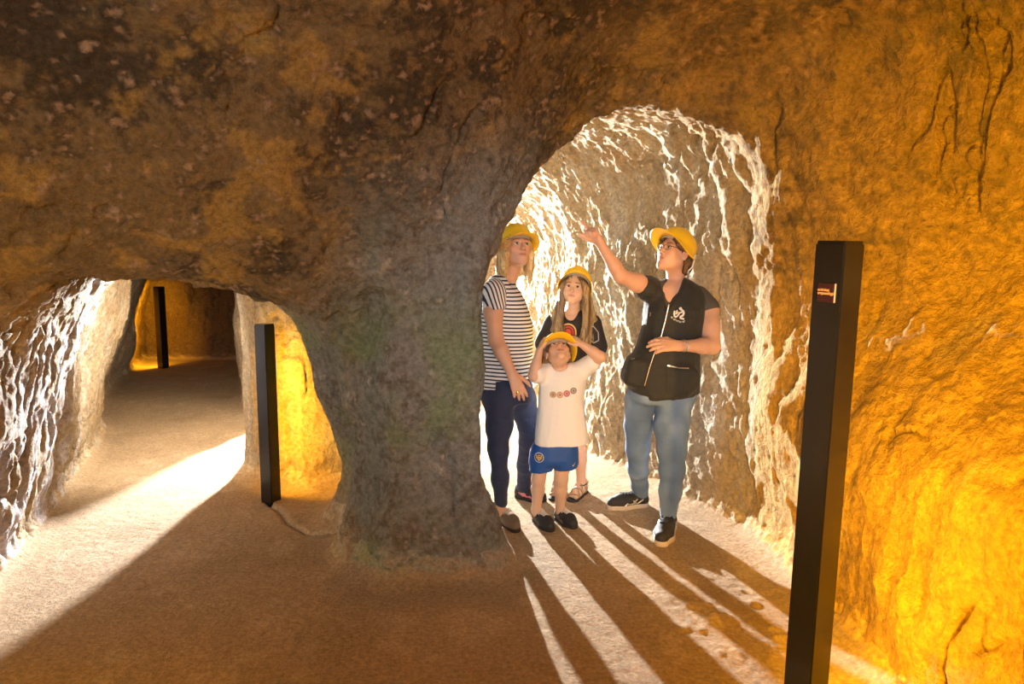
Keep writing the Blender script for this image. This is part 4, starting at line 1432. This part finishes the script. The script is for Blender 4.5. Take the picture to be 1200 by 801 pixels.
    for A, d, sd in feet:
        lo, hi = hull([A - d * 0.06, A + d * 0.26], 0.06)
        lo[2], hi[2] = -0.02, 0.16
        S = Sculpt(lo, hi, 0.0035)
        f0 = A * [1, 1, 0]
        S.cone(f0 + [0, 0, 0.004], f0 + d * 0.10 + [0, 0, 0.004], 0.034, 0.032, 0.02)
        S.cone(f0 + d * 0.10 + [0, 0, 0.004], f0 + d * 0.175 + [0, 0, 0.004], 0.034, 0.040, 0.02)
        S.plane([0, 0, 0.013], (0, 0, 1), 0.003)
        S.plane([0, 0, -0.004], (0, 0, -1), 0.003)
        sandal = part('sandal', S, M_RUBBER_DK, r)
        S2 = Sculpt(lo, hi, 0.003)
        bb = bvh_of(body)
        up = np.array([0, 0, 1.0])

        def on_foot(t, deg):
            c0 = f0 + d * t + up * 0.018
            di = sd * math.cos(math.radians(deg)) + up * math.sin(math.radians(deg))
            return drop(bb, c0 + di * 0.075, -di, 0.002)
        for (t0, a0, t1, a1) in ((0.155, 5, 0.10, 175), (0.155, 175, 0.10, 5), (0.115, 5, 0.05, 170), (0.115, 175, 0.05, 10), (0.17, 8, 0.17, 172), (0.045, 8, 0.045, 172)):
            tube(S2, [on_foot(t0 + (t1 - t0) * j / 12, a0 + (a1 - a0) * j / 12) for j in range(13)], 0.0042)
        for z in (0.075,):
            tube(S2, [drop(bb, f0 + up * z + d * 0.012 + (sd * math.cos(q) + d * math.sin(q)) * 0.06, -(sd * math.cos(q) + d * math.sin(q)), 0.002) for q in np.linspace(0, 2 * math.pi, 25)], 0.0042)
        part('strap', S2, M_STRAP, sandal)
    c = W(681, 566, 4.585)
    v = []
    S = Sculpt(c - 0.06, c + 0.06, 0.0025)
    tube(S, [c + np.array([0.034 * math.cos(t), 0.034 * math.sin(t), 0.004 * math.sin(t)]) for t in np.linspace(0, 2 * math.pi, 25)], 0.0034)
    part('ankle_band', S, M_LACE_K, r)


# ================================================================== guide
def guide():
    O = np.array([0.78, 4.06, 0.0])
    r = new_person(O, 'woman in black pocketed vest and jeans pointing upward with one arm')
    W = lambda px, py, y: pix(px, py, y) - O
    R = rot(-58, 20, 0)
    s = 0.98
    ho = origin_for((0, -0.10, -0.03), R, s, 774.5, 294.5, 4.05) - O
    rows = slices(O, [(324, 785, 804, 4.08, 0.065), (330, 774, 812, 4.08, 0.09), (336, 763, 820, 4.08, 0.11), (344, 758, 826, 4.08, 0.125), (362, 755, 825, 4.06, 0.135), (382, 753, 822, 4.06, 0.14),
                      (402, 747, 820, 4.06, 0.14), (420, 739, 819, 4.06, 0.145), (438, 735, 819, 4.06, 0.15), (455, 735, 819, 4.06, 0.15), (474, 736, 820, 4.06, 0.15)])
    B = Sculpt((-0.56, -0.48, -0.02), (0.42, 0.46, 1.86), 0.0042)
    B.loft(rows[:-1], grow=-0.026, k=0.03, cap=0.05)
    T = head(B, ho, R, s, W(793, 334, 4.12), 0.98)
    # raised arm
    sh, el, wr = W(764, 339, 4.05), W(727, 322.5, 3.93), W(703, 284, 3.85)
    B.chain([sh, (sh + el) / 2, el], [0.054, 0.046, 0.037], 0.03)
    B.chain([el, el + (wr - el) * 0.3, wr], [0.037, 0.035, 0.025], 0.02)
    tp = hand(B, wr, W(690.5, 264, 3.82) - wr, (-0.55, -0.5, -0.6), (-0.75, 0.1, -0.6), (72, 82, 45), 0.98, spread=0.04, thumb_bend=0.1, index_curl=(2, 4, 3))
    # folded arm
    sh2, el2, wr2 = W(829, 361, 4.08), W(834, 405, 3.97), W(796, 405, 3.83)
    B.chain([W(820, 346, 4.10), sh2, (sh2 + el2) / 2, el2], [0.05, 0.058, 0.054, 0.046], 0.03)
    B.chain([el2, el2 + (wr2 - el2) * 0.3, wr2], [0.046, 0.042, 0.026], 0.02)
    t2 = hand(B, wr2, W(752, 402, 3.78) - wr2, (0.0, 0.75, -0.7), (0.2, -0.2, 1), (14, 22, 16), 1.08, spread=0.05, thumb_bend=0.35)
    # legs
    B.chain([W(748, 468, 4.08), W(747, 526, 4.14), W(751, 578, 4.38)], [0.07, 0.045, 0.03], 0.03)
    B.chain([W(792, 468, 4.04), W(788, 526, 3.97), W(784, 606, 3.98)], [0.075, 0.05, 0.03], 0.03)
    B.cone(W(751, 578, 4.38), W(752, 586, 4.385), 0.028, 0.028, 0.02)
    B.cone(W(784, 606, 3.98), W(784, 612, 3.98), 0.028, 0.028, 0.02)
    part('body', B, M_SKIN, r, lambda v: skin_colour(v, ho, R, s, (0.64, 0.38, 0.27), (0.10, 0.055, 0.03)))
    eyes(r, T, R, s, (-0.05, -1, 0.16))
    H = Sculpt(ho - 0.24, ho + 0.24, 0.004)
    H.ell(T(0, 0.030, 0.032), np.array([0.080, 0.098, 0.088]) * s, R, 0.01)
    H.ell(T(0, 0.095, -0.045), np.array([0.055, 0.042, 0.060]) * s, R, 0.03)
    for sx in (-1, 1):
        H.cone(T(sx * 0.070, -0.045, 0.030), T(sx * 0.078, -0.004, 0.012), 0.014, 0.014, 0.01)
        H.cone(T(sx * 0.050, -0.070, 0.052), T(sx * 0.073, -0.030, 0.022), 0.012, 0.013, 0.01)
        H.cone(T(sx * 0.072, 0.035, -0.02), T(sx * 0.05, 0.07, -0.09), 0.02, 0.012, 0.02)
    H.ell(T(0, -0.078, -0.04), np.array([0.058, 0.062, 0.088]) * s, R, 0.008, cut=True)
    for sx in (-1, 1):
        H.ell(T(sx * 0.088, 0.006, -0.010), np.array([0.02, 0.024, 0.032]) * s, R, 0.006, cut=True)
    part('hair', H, M_HAIR, r, hair_colour((0.055, 0.028, 0.014), (0.17, 0.09, 0.04), 35, (30, 30, 30)), post=lambda v, n: strands(v, n, 0.005, (40, 40, 40)))
    hat = hard_hat(r, T, R, s, tip=16, z0=0.046, visor=0.045, side=0.014, label='yellow hard hat with white chin strap on brown hair')
    S = Sculpt(ho - 0.24, ho + 0.24, 0.003)
    for sx in (-1, 1):
        tube(S, [T(sx * 0.088, 0.075, 0.01), T(sx * 0.080, 0.085, -0.055), T(sx * 0.06, 0.075, -0.092)], 0.0045)
    tube(S, [T(-0.06, 0.075, -0.092), T(-0.03, 0.128, -0.075), T(0.03, 0.128, -0.075), T(0.06, 0.075, -0.092)], 0.0045)
    part('chin_strap', S, M_PRINT_W, hat)
    # glasses
    S = Sculpt(ho - 0.16, ho + 0.16, 0.002)
    for sx in (-1, 1):
        tube(S, [T(sx * 0.032 + 0.023 * math.cos(t), -0.0985 + 0.012 * abs(0.032 + 0.023 * math.cos(t) * sx) / 0.055, 0.0 + 0.0155 * math.sin(t)) for t in np.linspace(0, 2 * math.pi, 19)], 0.0016)
        tube(S, [T(sx * 0.055, -0.088, 0.006), T(sx * 0.079, -0.05, 0.006), T(sx * 0.083, 0.010, 0.004)], 0.0024)
    tube(S, [T(-0.009, -0.099, 0.004), T(0, -0.103, 0.007), T(0.009, -0.099, 0.004)], 0.0022)
    part('glasses', S, M_GLASS_FRAME, r)
    # grey T-shirt under the vest
    S = Sculpt((-0.3, -0.3, 0.75), (0.40, 0.3, 1.52), 0.006)
    S.loft(rows, grow=-0.014, k=0.03, cap=0.03)
    S.cone(W(818, 347, 4.10), W(830, 361, 4.06), 0.058, 0.062, 0.03)
    S.cone(W(768, 342, 4.06), W(757, 337, 4.03), 0.062, 0.064, 0.03)
    S.cone(W(792, 316, 4.05), W(786, 338, 3.985), 0.062, 0.044, 0.01, cut=True)
    S.cone(W(786, 338, 3.985), W(784, 352, 3.95), 0.044, 0.024, 0.01, cut=True)
    S.plane(W(0, 461, 3.95) * [0, 0, 1], (0, 0, -1), 0.006)
    S.plane(W(833, 364, 4.06), W(836, 385, 4.02) - W(822, 346, 4.1), 0.006)
    part('grey_tshirt', S, M_GREYTEE, r, fold=(0.004, (8, 8, 4), 61))
    # vest
    V = Sculpt((-0.32, -0.36, 0.68), (0.40, 0.34, 1.54), 0.0055)
    V.loft(rows, k=0.03, cap=0.03)
    V.cone(W(768, 342, 4.06), W(759, 338, 4.035), 0.068, 0.072, 0.03)
    V.box(W(743, 434, 4.0), (0.055, 0.08, 0.075), rot(0, 0, 12), 0.05, 0.03)
    V.ell(W(800, 445, 3.93), (0.10, 0.04, 0.085), None, 0.03)
    V.cone(W(791, 316, 4.04), W(787, 335, 3.99), 0.068, 0.056, 0.008, cut=True)     # V neck
    V.cone(W(787, 335, 3.98), W(781, 363, 3.935), 0.056, 0.012, 0.008, cut=True)
    V.cone(W(839, 352, 4.10), W(832, 392, 4.05), 0.066, 0.064, 0.012, cut=True)      # armhole
    zl = [W(782, 357, 3.905), W(772, 398, 3.90), W(764, 430, 3.895), W(757, 458, 3.89)]
    for a, b in zip(zl[:-1], zl[1:]):
        V.cone(a, b, 0.010, 0.012, 0.006, cut=True)
    V.cone(W(757.5, 450, 3.88), W(755, 474, 3.90), 0.010, 0.045, 0.006, cut=True)
    V.plane(W(0, 469.5, 3.92) * [0, 0, 1], (0.05, 0, -1), 0.02)
    V.box(W(738, 474, 4.0) + np.array([-0.05, 0, -0.012]), (0.135, 0.4, 0.092), rot(0, 0, 8), cut=True, k=0.02)
    vest = part('vest', V, M_BLACK, r, fold=(0.011, (8, 8, 6), 71))
    rt, upv = (1, 0, 0), (0, 0, 1)
    # zip teeth, pocket zips, flaps, emblem
    S = Sculpt(*hull(zl, 0.06), 0.003)
    tube(S, [zl[0] + [0.008, -0.002, 0], (zl[0] + zl[1]) / 2 + [0.009, -0.006, 0], zl[1] + [0.006, -0.008, 0]], 0.0042)
    tube(S, [zl[1] + [-0.010, -0.008, -0.03], zl[2] + [-0.014, -0.008, 0], zl[3] + [-0.008, 0, 0.03]], 0.0026)
    part('zip', S, M_SILVER, vest)
    k = 0.00475
    decal('chest_flap', vest, W(763, 353, 3.92), rt, upv, [[(-0.018, 0.022), (0.06, 0.016), (0.058, -0.018), (0.018, -0.034), (-0.020, -0.014)]], M_BLACK, r, 0.002, 0.008)
    decal('chest_pocket', vest, W(763, 375, 3.92), rt, upv, [[(-0.034, 0.06), (0.045, 0.06), (0.035, -0.075), (-0.045, -0.075)]], M_BLACK, r, 0.001, 0.005)
    decal('lower_pocket', vest, W(797, 446, 3.9), rt, upv, [[(-0.075, 0.065), (0.085, 0.05), (0.085, -0.085), (-0.07, -0.06)]], M_BLACK, r, 0.001, 0.006)
    decal('pocket_zip', vest, W(796, 430, 3.9), rt, upv, band([np.array((-0.062, 0.008)), np.array((0.0, -0.004)), np.array((0.052, -0.006))], 0.006), M_SILVER, r, 0.009, 0.003)
    decal('side_pocket_zip', vest, W(741, 413, 3.92), rt, upv, band([np.array((-0.022, 0.012)), np.array((-0.008, -0.012)), np.array((0.016, -0.008))], 0.005), M_SILVER, r, 0.002, 0.003)
    ringp = [q for q in arc(0, 0, 0.009, 90, 430, 14)]
    decal('metal_ring', vest, W(753.5, 367, 3.95), rt, upv, band(ringp, 0.0035), M_SILVER, r, 0.008, 0.003)
    e0 = W(795, 369, 3.92)
    zp = lambda *q: [np.array(((x - 300) * 0.000245, (180 - y) * 0.000245)) for x, y in q]
    fig = band(zp((365, 60), (410, 95), (420, 140), (400, 190), (350, 215), (345, 245), (425, 268)), 0.0105)     # crouching figure
    fig += [disc(*zp((348, 40))[0], 0.0085, 12)]
    fig += band(zp((385, 110), (330, 130), (290, 190), (250, 225)), 0.0085)
    fig += band(zp((215, 90), (205, 150), (215, 205), (250, 228)), 0.0085)
    fig += band(zp((240, 165), (255, 110), (275, 75)), 0.006)
    fig += band(zp((262, 150), (300, 110)), 0.006)
    decal('emblem', vest, e0, rt, upv, fig, M_PRINT_W, r, 0.003, 0.001)
    txt = []
    path = zp((140, 215), (200, 268), (280, 312), (350, 332), (410, 328), (462, 312))
    cum = np.concatenate([[0], np.cumsum([np.linalg.norm(b - a) for a, b in zip(path[:-1], path[1:])])])
    P_ = lambda s_: np.array([np.interp(s_, cum, [q[k_] for q in path]) for k_ in (0, 1)])
    for i in range(10):
        p = P_(cum[-1] * (i + 0.5) / 10)
        t = P_(cum[-1] * (i + 0.7) / 10) - P_(cum[-1] * (i + 0.3) / 10)
        t = t / np.linalg.norm(t)
        u = np.array((-t[1], t[0]))
        h_ = 0.0036
        txt += band([p - t * 0.0026 - u * h_, p - t * 0.0026 + u * h_], 0.0022)
        if i % 3 != 1:
            txt += band([p - t * 0.0026 + u * h_ * (1 if i % 2 else -1), p + t * 0.0024 + u * h_ * (1 if i % 2 else -1)], 0.0022)
        if i % 2 == 0:
            txt += band([p + t * 0.002 - u * h_, p + t * 0.002 + u * h_], 0.0022)
    decal('emblem_lettering', vest, e0, rt, upv, txt, M_PRINT_W, r, 0.003, 0.001, sub=0.01)
    # jeans
    P = Sculpt((-0.30, -0.40, 0.02), (0.34, 0.46, 0.98), 0.0055)
    P.loft(slices(O, [(440, 740, 815, 4.06, 0.125), (460, 734, 817, 4.06, 0.135), (472, 733, 815, 4.06, 0.13)]), k=0.05, cap=0.06)
    P.chain([W(749, 472, 4.08), W(747.5, 500, 4.11), W(747, 525, 4.14), W(748, 550, 4.22), W(749.5, 568, 4.33), W(751, 577, 4.37)], [0.082, 0.076, 0.066, 0.058, 0.051, 0.047], 0.025)
    P.chain([W(790, 474, 4.04), W(787, 500, 3.99), W(787.5, 525, 3.96), W(787.5, 550, 3.96), W(785.5, 576, 3.97), W(783, 602, 3.98)], [0.10, 0.090, 0.076, 0.066, 0.060, 0.046], 0.035)
    part('jeans', P, M_DENIM, r, denim_colour, fold=(0.005, (7, 7, 11), 81))
    shoe(r, W(757.5, 592, 4.385) * [1, 1, 0], W(710.5, 599, 4.32) * [1, 1, 0], 0.10, 0.108, M_SHOE_DK, M_FOAM, M_LACE_K, sole_h=0.030, accent=M_SILVER)
    shoe(r, W(787, 606, 4.03) * [1, 1, 0] + [0.0, 0.02, 0], W(773, 641, 3.72) * [1, 1, 0], 0.104, 0.105, M_SHOE_DK, M_FOAM, M_LACE_K, sole_h=0.030, accent=M_SILVER)
    c = wr2 + (el2 - wr2) * 0.12
    ax = nrm(el2 - wr2)
    u = nrm(np.cross(ax, (0, 0, 1)))
    w = np.cross(ax, u)
    S = Sculpt(c - 0.06, c + 0.06, 0.002)
    for q in (0, 0.008):
        tube(S, [c + ax * q + (u * math.cos(t) + w * math.sin(t)) * 0.031 for t in np.linspace(0, 2 * math.pi, 25)], 0.0026)
    part('bracelet', S, M_SILVER, r)


woman_striped()
boy()
girl()
guide()
